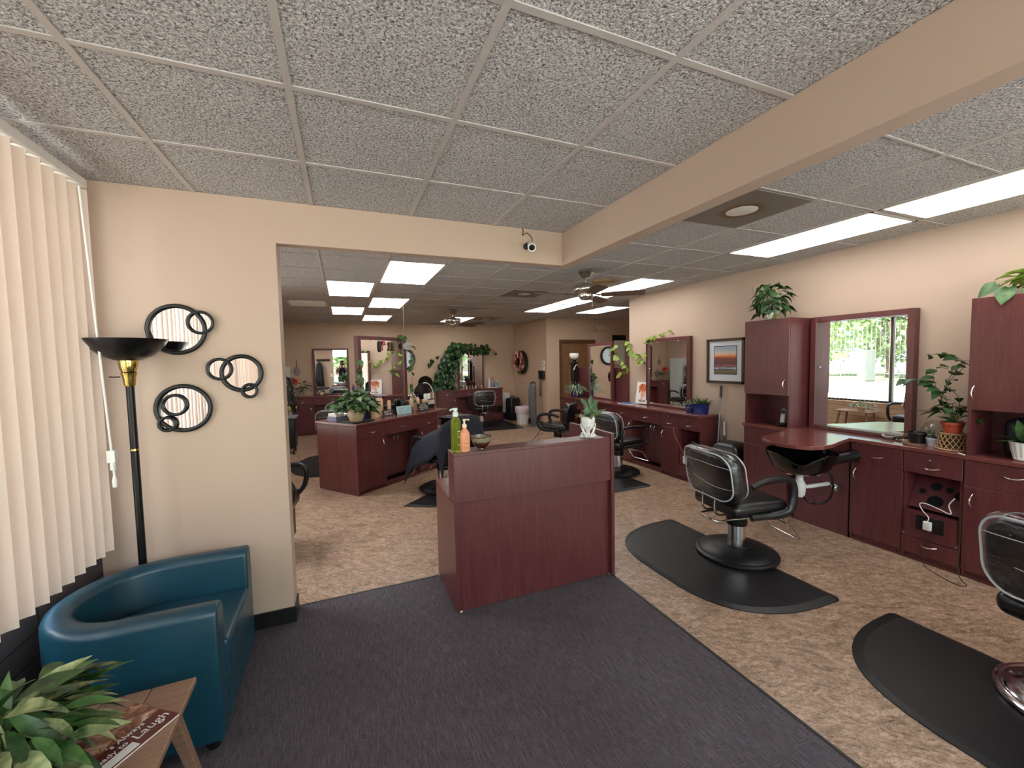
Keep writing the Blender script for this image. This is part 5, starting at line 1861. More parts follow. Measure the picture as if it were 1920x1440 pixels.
MB().tube(smooth_path([(-.04, -.10, .10), (-.065, -.085, .0), (-.05, -.10, -.11)], 5), .024, 10).build('handset', blackp, t, True)
MB().tube(smooth_path([(-.06, -.06, -.11), (-.12, -.05, -.35), (-.08, -.05, -.55), (-.05, -.05, -.35), (-.02, -.05, -.12)], 8), .008, 6).build('cord', blackp, t, True)

t = thing('tower_fan', 'tall grey tower fan against the side wall', 'fan', (4.36, 9.28, .001), R(-35))
MB().loft([[(x_ * k, y_ * k, z_) for x_, y_ in rounded(.30, .30, .12)] for k, z_ in ((1, 0), (1, .02), (.8, .035))]).build('base', mat('charcoal_grey', (92, 92, 96), .5), t, True, angle=50)
MB().loft([[(x_ * k + dx, y_ * k * .9, z_) for x_, y_ in rounded(.20, .15, .07)] for k, z_, dx in ((.55, .03, .03), (.70, .12, .02), (.95, .35, 0), (1, .65, -.005), (.92, .95, .0), (.80, 1.02, .01), (.6, 1.05, .02))]).build('body', mat('charcoal_grey', (92, 92, 96), .5), t, True, angle=60)
MB().tube(smooth_path([(-.04, 0, 1.03), (-.03, 0, 1.09), (.05, 0, 1.10), (.07, 0, 1.06)], 4), .018, 8).build('carry_handle', blackp, t, True)
t = thing('waste_bin', 'small white waste bin with a plastic liner beside the tower fan', 'bin', (4.28, 9.74, .001), 0)
MB().loft([[(x_ * k, y_ * k, z_) for x_, y_ in rounded(.30, .30, .05)] for k, z_ in ((.78, 0), (1, .42), (.95, .42), (.76, .02))], False).build('body', whitep, t, True, angle=50)
random.seed(3)
ln_ = []
for k, z_ in ((1.02, .30), (1.08, .38), (1.03, .45), (.92, .455), (.90, .36)):
    ln_.append([(x_ * k + random.uniform(-.012, .012), y_ * k + random.uniform(-.012, .012), z_ + random.uniform(-.02, .02)) for x_, y_ in rounded(.30, .30, .05)])
MB().loft(ln_, False).build('liner', mat('lilac_plastic_bag', (226, 208, 214), .35), t, True, angle=80)
t = thing('suitcase', 'black upright case by the corner of the far wall', 'case', (4.36, 10.58, .001), R(30))
MB().rbox(-.19, -.12, .0, .19, .12, .62, .05, 4).build('shell', blackp, t, True)
MB().tube(smooth_path([(-.07, 0, .61), (-.06, 0, .65), (.06, 0, .65), (.07, 0, .61)], 4), .012, 8).build('handle', blackp, t, True)
o = MB().loft([[(x_ * k, y_ * k, z_) for x_, y_ in rounded(.24, .20, .04)] for k, z_ in ((.8, 0), (1, .55), (.94, .55), (.76, .03))], False).build('tall_bin', whitep, None, True, angle=50)
o.location = (4.24, 10.84, .201)
tag(o, 'tall cream bin standing on the violet crate at the end of the far station', 'bin')
o = MB().box(-.14, -.11, 0, .14, .11, .20).build('crate', violet_pot, None, bevel=.01)
o.location = (4.25, 10.85, .0005)
tag(o, 'violet crate on the floor at the end of the far station', 'crate')

# ------------------------------------------------------------------ island clutter
def on_island(name, label, cat, s, q, rz=0.0, group=None, z=WT + .0005):
    p = isl(s, q, z)
    return thing(name, label, cat, (p.x, p.y, p.z), IR + rz, group)


t = on_island('potted_plant', 'bushy pothos in a round cream pot at the near corner of the island', 'plant', .135, .16, 0, None, WT + .013)
MB().lathe([(0, 0), (.07, 0), (.075, .006), (.098, .06), (.106, .10), (.10, .135), (.108, .14), (.112, .155), (.10, .155), (.09, .13), (0, .13)], 36).build('pot', cream_pot, t, True)
bush(t, (0, 0, .13), 100, 131, .28, .24, .19, .22, .105, .085, leaf_mid, 'heart', .3, True, -.45)
bush(t, (0, 0, .13), 55, 132, .25, .25, .17, .21, .10, .08, leaf_dark, 'heart', .3, False, -.5)
o = MB().prism(rounded(.34, .26, .02), 0, .012).build('tray', blackp, None, bevel=.003)
p = isl(.165, .17, WT + .0005)
o.location, o.rotation_euler = p, (0, 0, IR)
tag(o, 'black tray under the cream plant pot on the island', 'tray')
t = on_island('brochure_box', 'grey and white open box of cards at the near end of the island', 'box', .18, .52)
MB().box(-.14, -.09, 0, .14, .09, .06).build('box', mat('grey_blue_card', (128, 130, 152), .6), t)
MB().box(-.13, -.08, .06, -.01, .08, .10).box(.0, -.07, .06, .12, .08, .08).build('cards', paper, t, bevel=.003)

# product bottles
peach_l = mat('pale_peach_bottle', (226, 186, 152), .35, 0, .04)


def product_bottle(label, s, q, h, r_, pump=True):
    t = on_island('product_bottle', label, 'bottle', s, q, 0, 'peach product bottles on the island')
    MB().lathe([(0, 0), (r_, 0), (r_ * 1.03, .005), (r_ * 1.03, h * .80), (r_ * .8, h * .88), (r_ * .4, h * .92), (0, h * .92)], 20).build('bottle_body', peach_l, t, True)
    if pump:
        MB().lathe([(0, h * .915), (r_ * .45, h * .915), (r_ * .45, h * .96), (r_ * .3, h), (0, h)], 14).build('cap', white, t, True)
    return t


for k, (s, q, h, r_) in enumerate(((.44, .30, .20, .026), (.50, .33, .24, .026), (.58, .40, .27, .029), (.65, .44, .28, .029), (.72, .47, .27, .029))):
    product_bottle('peach bottle of the row behind the dark plaque, %s from the plant' % ('nearest', 'second', 'third', 'fourth', 'farthest')[k], s, q - .10 if q < .4 else q - .12, h, r_)
product_bottle('tall peach tube standing alone right of the bottle row', .825, .30, .23, .026, False)
for k, (s, q, h) in enumerate(((1.32, .315, .20), (1.39, .325, .26), (1.46, .315, .20))):
    product_bottle('peach bottle behind the black lettered sign, %s' % ('left one', 'tall middle one', 'right one')[k], s, q + .03, h, .035)
t = on_island('box_stack', 'stack of four pale jars right of the black lettered sign', 'jars', 1.525, .25, .1)
for k in range(4):
    MB().lathe([(0, 0), (.045, 0), (.048, .006), (.048, .034), (.040, .040), (0, .04)], 22, Matrix.Translation((0, 0, .0405 * k))).build('jar', peach_l, t, True)


def sign(label, s, q, w_, h_, m_, rz, lines, lm, seed, tilt=-14, thick=.012):
    t = on_island('tabletop_sign', label, 'sign', s, q, rz)
    Mt = Matrix.Rotation(R(tilt), 4, 'X')
    MB().box(-w_ / 2, 0, 0, w_ / 2, thick, h_, Mt).box(-.03, .01, 0, .03, .045, .012).build('plaque', m_, t, bevel=.002)
    random.seed(seed)
    b = MB()
    for zc, hh_, span in lines:
        x_ = -span / 2
        while x_ < span / 2 - .004:
            ww = random.uniform(.3, .9) * hh_
            kind = random.random()
            x1 = x_ + ww
            st = hh_ * .16
            b.box(x_, -.0012, zc - hh_ / 2, x_ + st, 0, zc + hh_ / 2, Mt)
            if kind < .45:
                b.box(x_, -.0012, zc + hh_ / 2 - st, x1, 0, zc + hh_ / 2, Mt)
            if kind > .25:
                b.box(x_, -.0012, zc - hh_ / 2, x1, 0, zc - hh_ / 2 + st, Mt)
            if kind > .6:
                b.box(x1 - st, -.0012, zc - hh_ / 2, x1, 0, zc + hh_ * random.uniform(0, .5), Mt)
            x_ = x1 + hh_ * .25
    b.build('lettering', lm, t)
    return t


sign('small dark plaque with pale lettering in front of the peach bottle row', .735, .22, .175, .09, mat('dark_plaque', (48, 40, 38), .5), -.05, [(.062, .022, .13), (.030, .026, .12)], mat('pale_letters', (222, 214, 200), .6), 21)
sign('pale blue sign with grey lettering on the island front', 1.03, .20, .255, .115, mat('pale_blue_board', (176, 206, 214), .6), -.12, [(.080, .034, .18), (.040, .034, .19)], mat('grey_blue_letters', (120, 158, 170), .6), 22)
sign('black sign with bold white lettering on the island front', 1.375, .13, .265, .125, mat('black_board', (20, 19, 19), .6), .12, [(.100, .022, .15), (.068, .022, .22), (.036, .026, .18)], mat('white_letters', (232, 230, 226), .6), 23)
o = on_island('glass_tumbler', 'small clear tumbler between the pale blue and the black signs', 'glass', 1.195, .23)
MB().lathe([(0, 0), (.035, 0), (.04, .08), (.037, .08), (.032, .006), (0, .006)], 24).build('cup', glass_mat('tumbler_glass', (.9, .92, .93), .7), o, True)
t = on_island('cobalt_jar', 'cobalt blue jar with clear stopper in front of the island mirror', 'jar', 1.155, .29)
MB().lathe([(0, 0), (.035, 0), (.05, .03), (.05, .06), (.03, .085), (.02, .09), (0, .09)], 24).build('body', blue_pot, t, True)
MB().lathe([(0, .088), (.018, .09), (.02, .15), (.026, .17), (.018, .19), (0, .195)], 18).build('stopper', glass_mat('stopper_glass', (.9, .93, .9), .75), t, True)
o = on_island('styling_tools', 'tangle of black combs and brushes beside the cobalt jar', 'tools', 1.02, .315)
MB().tube([(-.06, 0, .012), (.06, .02, .03)], .011, 8).tube([(-.05, -.02, .02), (.03, .025, .05)], .010, 8).tube([(.0, -.02, .012), (.07, -.03, .06)], .009, 8).build('brushes', blackp, o, True)
# arched organiser with white rim
t = on_island('arched_organiser', 'black arched organiser with white rim and shelf bottles, far end of the island', 'organiser', 1.66, .36, -.15)
archp = [(-.165, 0), (-.165, .20)] + [(-.165 * math.cos(PI * k / 14), .20 + .215 * math.sin(PI * k / 14)) for k in range(15)] + [(.165, .20), (.165, 0)]
Mx = Matrix.Rotation(PI / 2, 4, 'X')
MB().prism(archp, -.09, -.08, Mx).build('back', gloss_black, t)
MB().tube([(x_, .0, z_) for x_, z_ in archp[8:]], .008, 8).build('rim', whitep, t, True)
MB().box(-.10, -.06, .14, .15, .07, .148).build('shelf', blackp, t)
MB().box(-.09, -.06, .066, .14, .05, .135).build('drawer', mat('blush_plastic', (206, 190, 182), .45), t, bevel=.004)
MB().box(-.09, -.06, .003, .14, .05, .062).build('lower_case', blackp, t, bevel=.004)
for x_ in (.0, .07):
    MB().lathe([(0, .1485), (.03, .1485), (.03, .225), (.02, .238), (0, .238)], 18, Matrix.Translation((x_, -.0, 0))).build('bottle', white, t, True)
t = on_island('dryer_bonnet', 'glossy black bonnet left of the arched organiser', 'bonnet', 1.47, .46, 0)
MB().lathe([(.11, 0), (.13, .05), (.13, .12), (.11, .19), (.06, .24), (0, .25)], 28).build('shell', gloss_black, t, True, angle=180)

# things hanging on the island mirror
mirror_top = 2.03
for k, (s, col, L, lb) in enumerate(((.757, (52, 44, 34), .15, 'dark wooden fish ornament'), (.828, (150, 40, 42), .06, 'red bell ornament'), (.945, (98, 72, 44), .13, 'left bronze moose ornament'), (1.01, (98, 72, 44), .13, 'right bronze moose ornament'))):
    p = isl(s, .366, mirror_top - .06)
    t = thing('hanging_ornament', '%s hanging from the top of the island mirror' % lb, 'ornament', (p.x, p.y, p.z), IR, 'ornaments on the island mirror')
    m_ = mat('ornament_%d' % k, col, .5)
    if k == 0:
        MB().loft([[(x_ * a_, y_ * a_, z_) for x_, y_ in rounded(.045, .02, .008)] for a_, z_ in ((.3, 0), (.9, -.02), (1, -.08), (.9, -.13), (.4, -.16))]).build('figure', m_, t, True)
    elif k == 1:
        MB().lathe([(0, 0), (.012, 0), (.02, -.02), (.032, -.06), (.026, -.06), (0, -.05)], 16).build('bell', m_, t, True)
        MB().tube([(-.02, 0, 0), (-.024, 0, -.14)], .006, 6).build('ribbon', m_, t)
    else:
        MB().tube([(0, 0, -.01), (0, 0, -.05), (.005, 0, -.09), (-.01, 0, -.13)], [.012, .018, .016, .02], 10).tube([(-.03, 0, -.03), (0, 0, -.05), (.03, 0, -.035)], .006, 6).box(-.025, -.008, -.14, .025, .008, -.128).build('figure', m_, t, True)
    MB().tube([(0, 0, 0), (0, .0, .07), (0, .04, .075)], .002, 5).build('cord', stemm, t)
p = isl(1.275, .33, 1.905)
t = thing('oval_plaque', 'pale oval plaque at the upper right corner of the island mirror', 'plaque', (p.x, p.y, p.z), IR)
MB().lathe([(0, 0), (1, 0), (1, .1), (0, .1)], 36, Matrix.Scale(.105, 4, (1, 0, 0)) @ Matrix.Scale(.058, 4, (0, 0, 1)) @ Matrix.Scale(.08, 4, (0, 1, 0)) @ Mx).build('plate', mat('pale_stone', (202, 196, 188), .6), t, True)
MB().box(-.05, -.0095, -.02, .05, -.008, -.012).box(-.03, -.0095, .0, .05, -.008, .006).build('lettering', mat('grey_script', (110, 106, 102), .6), t)
p = isl(.41, .30, WT)
t = thing('trailing_vine', 'pothos vine climbing the left post of the island mirror', 'plant', (p.x, p.y, p.z + .001), IR)
MB().lathe([(0, 0), (.03, 0), (.035, .07), (0, .07)], 16).build('pot', violet_pot, t, True)
vine(t, [(0, 0, .06), (-.04, -.01, .25), (-.10, -.02, .45), (-.08, -.02, .62), (-.10, -.02, .80)], 16, .10, .08, leaf_mid, 141)
bush(t, (0, 0, .10), 60, 143, .10, .08, .13, .20, .03, .02, leaf_cream, 'round', .2, False, -.6)
p = isl(1.285, .335, 1.75)
t = thing('trailing_vine', 'thin pothos vine hanging down the right post of the island mirror', 'plant', (p.x, p.y, p.z), IR)
vine(t, [(-.20, .0, .31), (-.06, 0, .30), (.04, -.01, .20), (.05, -.01, .0), (.05, -.01, -.25), (.05, -.01, -.5), (.05, 0, -.72)], 17, .095, .08, leaf_mid, 142)
t = on_island('black_bag', 'rounded black case with silver trim in front of the right post of the island mirror', 'case', 1.13, .34 - .02)
o = t
MB().rbox(-.055, -.03, .0, .055, .03, .20, .03).build('case', blackp, t, True)
MB().box(-.04, -.032, .155, .04, -.029, .165).build('trim', steel, t)

# cart beside the island and the cape
t = thing('utility_cart', 'black rolling utility cart beyond the caped chair', 'cart', (1.74, 6.75, .001), IR)
MB().rbox(-.22, -.16, .12, .22, .16, .71, .02).build('body', blackp, t, True)
MB().prism(rounded(.50, .38, .04), .71, .74).build('top_tray', blackp, t, bevel=.004)
MB().tube([(-.2, -.1, .755), (.2, -.1, .755)], .008, 8).tube([(-.2, .05, .755), (.2, .05, .755)], .008, 8).build('rail', chrome, t, True)
for sx in (-1, 1):
    for sy in (-1, 1):
        MB().tube([(sx * .18 - .012, sy * .12, .03), (sx * .18 + .012, sy * .12, .03)], .03, 14).cyl(sx * .18, sy * .12, .05, .13, .01, 8).build('caster', blackp, t, True)
navy = mat('navy_cape_cloth', (18, 21, 38), .75, 0, .1, 14)
random.seed(4)


def cape(u, v):
    y = (u - .5) * .98
    x = -.46 + .74 * v
    ay = abs(y)
    z = .93 - .43 * (x + .34) + .05 * math.exp(-((x + .34) / .08) ** 2) - .10 * (y / .4) ** 2
    if ay > .31:
        z -= 1.5 * (ay - .31)
    if x < -.37:
        z -= 3.2 * (-.37 - x)
    if x > .18:
        z -= 1.3 * (x - .18)
    z += .012 * math.sin(9 * x + 6 * y) + .008 * math.sin(17 * y)
    yy = y if ay < .36 else math.copysign(.36 + (ay - .36) * .35, y)
    return (x, yy, z)


o = MB().grid(cape, 30, 40).build('cape', navy, None, True, angle=180)
o.location = (1.16, 5.235, 0.0)
o.rotation_euler = (0, 0, R(118))
sm = o.modifiers.new('thickness', 'SOLIDIFY')
sm.thickness = .004
tag(o, 'navy cutting cape thrown over the chair beside the island', 'cape')

# hooded dryer on its own stand
t = thing('hooded_dryer', 'hood dryer on a stand at the far wall, its dark round bonnet facing the entrance', 'hair dryer', (1.87, 10.15, 0), R(-100))
MB().lathe([(0, 0), (.24, 0), (.24, .02), (.05, .05), (0, .05)], 24).build('base', blackp, t, True)
MB().cyl(0, 0, .04, 1.02, .02, 14).build('stand', chrome, t, True)
Mh = Matrix.Translation((.06, 0, 1.15)) @ Matrix.Rotation(R(96), 4, 'Y')
MB().lathe([(0, -.16), (.09, -.15), (.15, -.09), (.175, .0), (.178, .06), (.168, .06), (.165, .0), (.14, -.085), (.085, -.135), (0, -.145)], 32, Mh).build('hood', mat('smoky_hood', (52, 47, 42), .35), t, True)
MB().rbox(-.14, -.05, .98, -.04, .05, 1.20, .03).build('motor', blackp, t, True)

# ------------------------------------------------------------------ far wall clutter
def far(name, label, cat, x, y, group=None, z=WT + .0005, rz=0.0):
    return thing(name, label, cat, (x, y, z), rz, group)


redp = mat('coral_petal', (206, 76, 58), .5)
t = far('flower_vase', 'coral red flower with dark leaves in a jar at the far left corner', 'flowers', -.90, 10.82)
MB().lathe([(0, 0), (.04, 0), (.05, .05), (.045, .13), (.03, .15), (0, .15)], 20).build('vase', glass_mat('vase_glass', (.8, .88, .9), .7), t, True)
b = MB()
for k in range(26):
    random.seed(k)
    d = Vector((random.uniform(-1, 1), random.uniform(-1, .2), random.uniform(-.2, 1)))
    b.leaf((-.17, -.02, .33), d, (random.uniform(-1, 1), -1, .3), .11, .08, .3, .3, 'round')
b.build('blossom', redp, t, True, angle=180)
bush(t, (.02, 0, .14), 34, 151, .17, .10, .16, .20, .12, .05, leaf_dark, 'long', .3, True, -.5)
t = thing('wall_plaque', 'oval grey wall ornament hanging left of the far left mirror', 'ornament', (-1.0, YF - .002, 1.50), 0)
MB().lathe([(0, 0), (1, 0), (.9, .25), (0, .35)], 28, Matrix.Scale(.07, 4, (1, 0, 0)) @ Matrix.Scale(.10, 4, (0, 0, 1)) @ Matrix.Scale(.08, 4, (0, 1, 0)) @ Mx).build('plate', mat('grey_glass', (140, 132, 124), .3), t, True)
MB().tube([(0, -.01, .10), (0, -.01, .25)], .006, 6).build('hanger', blackp, t)
t = far('alarm_clock', 'round alarm clock on the worktop in front of the far left mirror', 'clock', -.47, 10.75)
MB().lathe([(0, 0), (.05, 0), (.055, .02), (.05, .04), (0, .04)], 24, Matrix.Translation((0, 0, .058)) @ Mx).build('case', blackp, t, True)
MB().lathe([(0, .0405), (.042, .0405), (.042, .042), (0, .042)], 24, Matrix.Translation((0, 0, .058)) @ Mx).build('dial', cream_pot, t)
for k in range(3):
    o = far('product_bottle', 'violet-labelled bottle right of the far left mirror, %s' % ('left', 'middle', 'right')[k], 'bottle', .235 + .085 * k, 10.82, 'violet bottles on the far worktop')
    MB().lathe([(0, 0), (.03, 0), (.032, .006), (.032, .17), (.014, .19), (0, .19)], 18).build('bottle_body', mat('violet_label', (92, 76, 124), .4), o, True)
    MB().lathe([(0, .188), (.014, .188), (.014, .235), (0, .235)], 14).build('cap', blackp if k == 0 else white, o, True)
t = thing('white_cupboard', 'pale narrow cupboard in the far left corner', 'cupboard', (XL + .002, 10.05, 0), 0)
MB().box(0, 0, .52, .17, .55, 1.62).build('panel', mat('pale_grey_board', (196, 202, 194), .5), t, bevel=.004)
MB().box(.005, .01, 0, .16, .54, .52).build('lower_panel', mat('pale_grey_board', (196, 202, 194), .5), t)
robe = NB('leaf_print_robe')
robe.l(robe.ramp(robe.noise(robe.coords(), 9, 2, .5, 1.5), [(.42, srgb(18, 18, 17)), (.56, srgb(22, 22, 20)), (.60, srgb(206, 198, 176)), (.70, srgb(214, 190, 60)), (.78, srgb(24, 24, 22))]), robe.b.inputs['Base Color'])
t = thing('hanging_robe', 'black robe with leaf print hanging on the pale cupboard', 'robe', (XL + .115, 9.86, 0), R(80))
rr = []
for z_, w_, d_ in ((.66, .25, .09), (.85, .24, .08), (1.1, .21, .07), (1.30, .19, .06), (1.38, .14, .05), (1.42, .05, .03)):
    rr.append([(d_ * math.sin(a) * (1 + .25 * math.cos(7 * a)), w_ * math.cos(a), z_) for a in [2 * PI * k / 36 for k in range(36)]])
MB().loft(rr).build('cloth', robe.m, t, True, angle=180)
MB().tube([(-.06, 0, 1.45), (0, 0, 1.46), (0, 0, 1.40)], .006, 6).build('hanger', chrome, t)
t = thing('rolling_trolley', 'dark trolley with grey tray at the left wall, far end', 'trolley', (-1.03, 8.72, .001), 0)
MB().rbox(-.18, -.2, .10, .18, .2, .66, .02).build('body', blackp, t, True)
MB().box(-.20, -.22, .66, .20, .22, .69).build('tray', greyp, t, bevel=.004)
for sx in (-1, 1):
    for sy in (-1, 1):
        MB().tube([(sx * .14 - .012, sy * .15, .03), (sx * .14 + .012, sy * .15, .03)], .03, 12).cyl(sx * .14, sy * .15, .05, .11, .01, 8).build('caster', blackp, t, True)

# picture frames, figurines and bottles at the vine-draped mirror
for k, (x_, w_, h_, rz, lb) in enumerate(((2.50, .20, .17, R(8), 'left'), (2.68, .16, .17, R(-6), 'right'))):
    t = far('photo_frame', 'small black and white photo frame at the foot of the vine, %s one' % lb, 'photo frame', x_, 10.76, 'photo frames on the far worktop', WT + .0015, rz)
    Mt = Matrix.Rotation(R(-12), 4, 'X')
    MB().box(-w_ / 2, 0, 0, w_ / 2, .008, h_, Mt).build('frame', mat('pewter_frame', (150, 146, 140), .4), t)
    ph = NB('mono_photo_%d' % k)
    ph.l(ph.ramp(ph.noise(ph.coords(), 22, 2), [(.40, srgb(30, 30, 30)), (.52, srgb(120, 120, 118)), (.6, srgb(210, 208, 204))]), ph.b.inputs['Base Color'])
    MB().box(-w_ / 2 + .014, -.001, .014, w_ / 2 - .014, 0, h_ - .014, Mt).build('photo', ph.m, t)
random.seed(33)
for k in range(7):
    o = far('figurine', 'tiny figurine in the row at the foot of the vine-draped mirror', 'figurine', 3.02 + .085 * k, 10.80, 'figurine row on the far worktop')
    h_ = random.uniform(.05, .11)
    MB().lathe([(0, 0), (.018, 0), (.012, h_ * .3), (.017, h_ * .55), (.008, h_ * .72), (.013, h_ * .85), (0, h_)], 12).build('body', (cream_pot, whitep, tan_wood)[k % 3], o, True)
tr = MB().box(-.16, -.07, 0, .16, .07, .012).build('tray', whitep, None, bevel=.004)
tr.location = (3.88, 10.83, WT + .0005)
tag(tr, 'white tray of bottles right of the vine-draped mirror', 'tray')
for k, (x_, h_, r_, m_, lb) in enumerate(((3.77, .26, .03, whitep, 'white slim'), (3.86, .27, .034, mat('lilac_liquid', (140, 136, 176), .3), 'lilac spray'), (3.99, .18, .045, mat('sky_blue_bottle', (142, 178, 200), .3), 'pale blue squat'))):
    o = far('product_bottle', '%s bottle on the white tray right of the vine-draped mirror' % lb, 'bottle', x_, 10.83, 'bottles on the white tray', WT + .013)
    MB().lathe([(0, 0), (r_, 0), (r_, h_ * .65), (r_ * .4, h_ * .78), (0, h_ * .78)], 18).build('bottle_body', m_, o, True)
    MB().lathe([(0, h_ * .775), (r_ * .4, h_ * .775), (r_ * .35, h_), (0, h_)], 12).build('cap', blackp if k == 1 else whitep, o, True)

# ------------------------------------------------------------------ salon left side: chair, low table, coat rack
t = thing('waiting_chair', 'black armchair just behind the divider wall, only its arm in view', 'chair', (-.72, 4.12, .001), R(-6))
MB().rbox(-.26, -.25, .36, .28, .25, .50, .04).build('seat', vinyl, t, True)
back_shape(.50, .50, .09, -.30, .50, .22).build('backrest', vinyl, t, True, angle=60)
MB().box(-.20, -.20, .08, .24, .20, .36).build('base', blackp, t, bevel=.01)
for sg in (-1, 1):
    MB().tube(smooth_path([(.22, .29 * sg, .40), (.31, .29 * sg, .50), (.33, .29 * sg, .64), (.26, .29 * sg, .70), (.05, .29 * sg, .70), (-.22, .29 * sg, .68)], 5), .024, 10).build('armrest', blackp, t, True)
for sx in (-1, 1):
    for sy in (-1, 1):
        MB().cyl(sx * .2, sy * .18, 0, .09, .02, 10).build('leg', blackp, t)
t = thing('side_table', 'small tan table with splayed legs under the salon window', 'table', (-.98, 5.20, .001), 0)
MB().box(-.19, -.33, .44, .19, .33, .462).build('table_top', tan_wood, t, bevel=.003)
for sx in (-1, 1):
    for sy in (-1, 1):
        MB().tube([(sx * .13, sy * .24, .44), (sx * .17, sy * .30, 0)], .022, 8).build('leg', tan_wood, t, True)
t = thing('potted_plant', 'small grey-green plant on the low table under the salon window', 'plant', (-1.0, 5.12, .464), 0)
pot_mb(.05, .07, .08).build('pot', cream_pot, t, True)
bush(t, (0, 0, .08), 80, 161, .14, .22, .12, .10, .07, .035, leaf_grey, 'long', .3, False, -.4)
t = thing('coat_rack', 'dark coat rail on the back of the divider wall', 'coat rack', (-.72, 3.081, 1.82), 0)
MB().box(-.25, 0, -.045, .25, .03, .045).build('rail', wood_dark, t, bevel=.003)
for k in range(4):
    MB().tube(smooth_path([(-.19 + .125 * k, .03, .03), (-.19 + .125 * k, .08, .02), (-.19 + .125 * k, .09, .06)], 4), .006, 8).build('hook', blackm, t, True)
t = thing('coat', 'long dark coat hanging from the coat rail', 'coat', (-.87, 3.20, 0), 0)
rr = []
for z_, w_, d_ in ((.74, .17, .08), (1.1, .15, .075), (1.5, .13, .065), (1.66, .10, .055), (1.75, .03, .03)):
    rr.append([(w_ * math.cos(a), d_ * math.sin(a) * (1 + .2 * math.cos(6 * a)), z_) for a in [2 * PI * k / 30 for k in range(30)]])
MB().loft(rr).build('cloth', mat('charcoal_coat', (34, 38, 44), .85), t, True, angle=180)
o = MB().box(-.46, 3.081, 1.12, -.38, 3.088, 1.24).build('light_switch', whitep, None, bevel=.002)
tag(o, 'white double light switch on the back of the divider wall', 'switch')

# ------------------------------------------------------------------ outdoors, seen in the mirrors
pave = mat('pale_concrete', (186, 184, 178), .85, 0, .08, 1.5)
grassm = mat('lawn_green', (112, 130, 82), .9, 0, .35, 6)
o = struct(MB().box(-60, -45, -.30, 30, 60, -.14).build('ground', pave))
o = MB().box(-60, 2, -.139, -22, 60, -.06).build('lawn', grassm)
tag(o, 'bright green lawn beyond the car park, seen in the mirror', 'lawn', kind='stuff')
o = MB().box(-12, -40, -.139, 14, -12, -.06).build('lawn', grassm)
tag(o, 'green lawn in front of the shop window behind the photographer', 'lawn', kind='stuff')
bark = mat('grey_bark', (92, 80, 68), .9, 0, .3, 12)
tree_a = leaf_material('sunny_tree_leaf', (120, 158, 92), (186, 214, 140), .7, .6)
tree_b = leaf_material('dark_tree_leaf', (60, 98, 52), (130, 166, 96), .7, .6)


def tree(label, loc, hgt, rad, m_, seed, n=1500, ls=.32):
    t = thing('tree', label, 'tree', loc, 0, 'trees outside the windows')
    MB().tube([(0, 0, 0), (.05, 0, hgt * .3), (0, .06, hgt * .7)], [.16, .13, .05], 10).build('trunk', bark, t, True)
    random.seed(seed)
    b = MB()
    for k in range(n):
        a, e = random.uniform(0, 2 * PI), math.asin(random.uniform(-1, 1))
        q = random.uniform(.45, 1.0)
        lump = 1 + .18 * math.sin(3 * a + seed) * math.cos(2 * e)
        p = (rad * q * lump * math.cos(a) * math.cos(e), rad * q * lump * math.sin(a) * math.cos(e), hgt * .56 + hgt * .44 * q * math.sin(e))
        b.leaf(p, (random.uniform(-1, 1), random.uniform(-1, 1), random.uniform(-1, .3)), (random.uniform(-1, 1), random.uniform(-1, 1), 1), ls * random.uniform(.7, 1.3), ls * .8, .2, .2, 'round')
    b.build('foliage', m_, t, True, angle=180)
    return t


tree('broad sunny tree beyond the car park, leftmost in the large mirror', (-26.5, 20.8, -.055), 7.5, 2.6, tree_a, 1)
tree('broad sunny tree beyond the car park, in the middle of the large mirror', (-25.5, 16.2, -.055), 7.0, 2.3, tree_b, 2)
tree('sunny tree beyond the car park, right of the window post in the large mirror', (-25, 12.0, -.055), 6.5, 2.0, tree_a, 3)
tree('tall tree far behind the others in the large mirror', (-34, 18.5, -.055), 10, 4.3, tree_b, 4)
tree('dark leafy tree across from the shop window, left of the photographer', (-2.0, -13.2, -.055), 6.5, 2.6, tree_b, 5, 1500, .26)
tree('sunny tree across the lawn, behind the photographer', (.6, -18.5, -.055), 6.5, 2.0, tree_a, 6)
tree('sunny tree on the lawn in front of the shop window, right side', (5.5, -15, -.055), 7, 3.0, tree_a, 7)
t = thing('building', 'low blue-grey building beyond the trees, seen in the large mirror', 'building', (-46, 20, -.06), 0)
MB().box(0, -9, 0, 6, 9, 3.6).build('walls', mat('blue_grey_siding', (108, 134, 168), .7), t)
MB().box(-.4, -9.4, 3.6, 6.4, 9.4, 4.0).build('roof', mat('slate_blue_roof', (70, 84, 120), .7), t)
t = thing('picnic_table', 'grey picnic table on the lawn, seen in the large mirror', 'picnic table', (-22.9, 13.9, -.055), R(80))
pw = mat('weathered_boards', (150, 150, 156), .8)
MB().box(-.9, -.38, .70, .9, .38, .76).build('table_top', pw, t)
for sy in (-1, 1):
    MB().box(-.9, sy * .72 - .14, .42, .9, sy * .72 + .14, .47).build('bench', pw, t)
for sx in (-1, 1):
    MB().tube([(sx * .65, -.72, 0), (sx * .65, -.25, .70)], .04, 6).tube([(sx * .65, .72, 0), (sx * .65, .25, .70)], .04, 6).box(sx * .65 - .03, -.75, .36, sx * .65 + .03, .75, .42).build('leg_frame', pw, t)
t = thing('utility_cabinet', 'grey-green utility cabinet at the kerb, seen in the large mirror', 'cabinet', (-21.8, 15.6, -.06), R(20))
MB().box(-.35, -.25, 0, .35, .25, 1.9).build('housing', mat('utility_grey', (120, 132, 126), .6), t, bevel=.02)
MB().box(-.30, -.26, .2, .30, -.25, 1.7).build('door', mat('utility_grey', (120, 132, 126), .6), t)
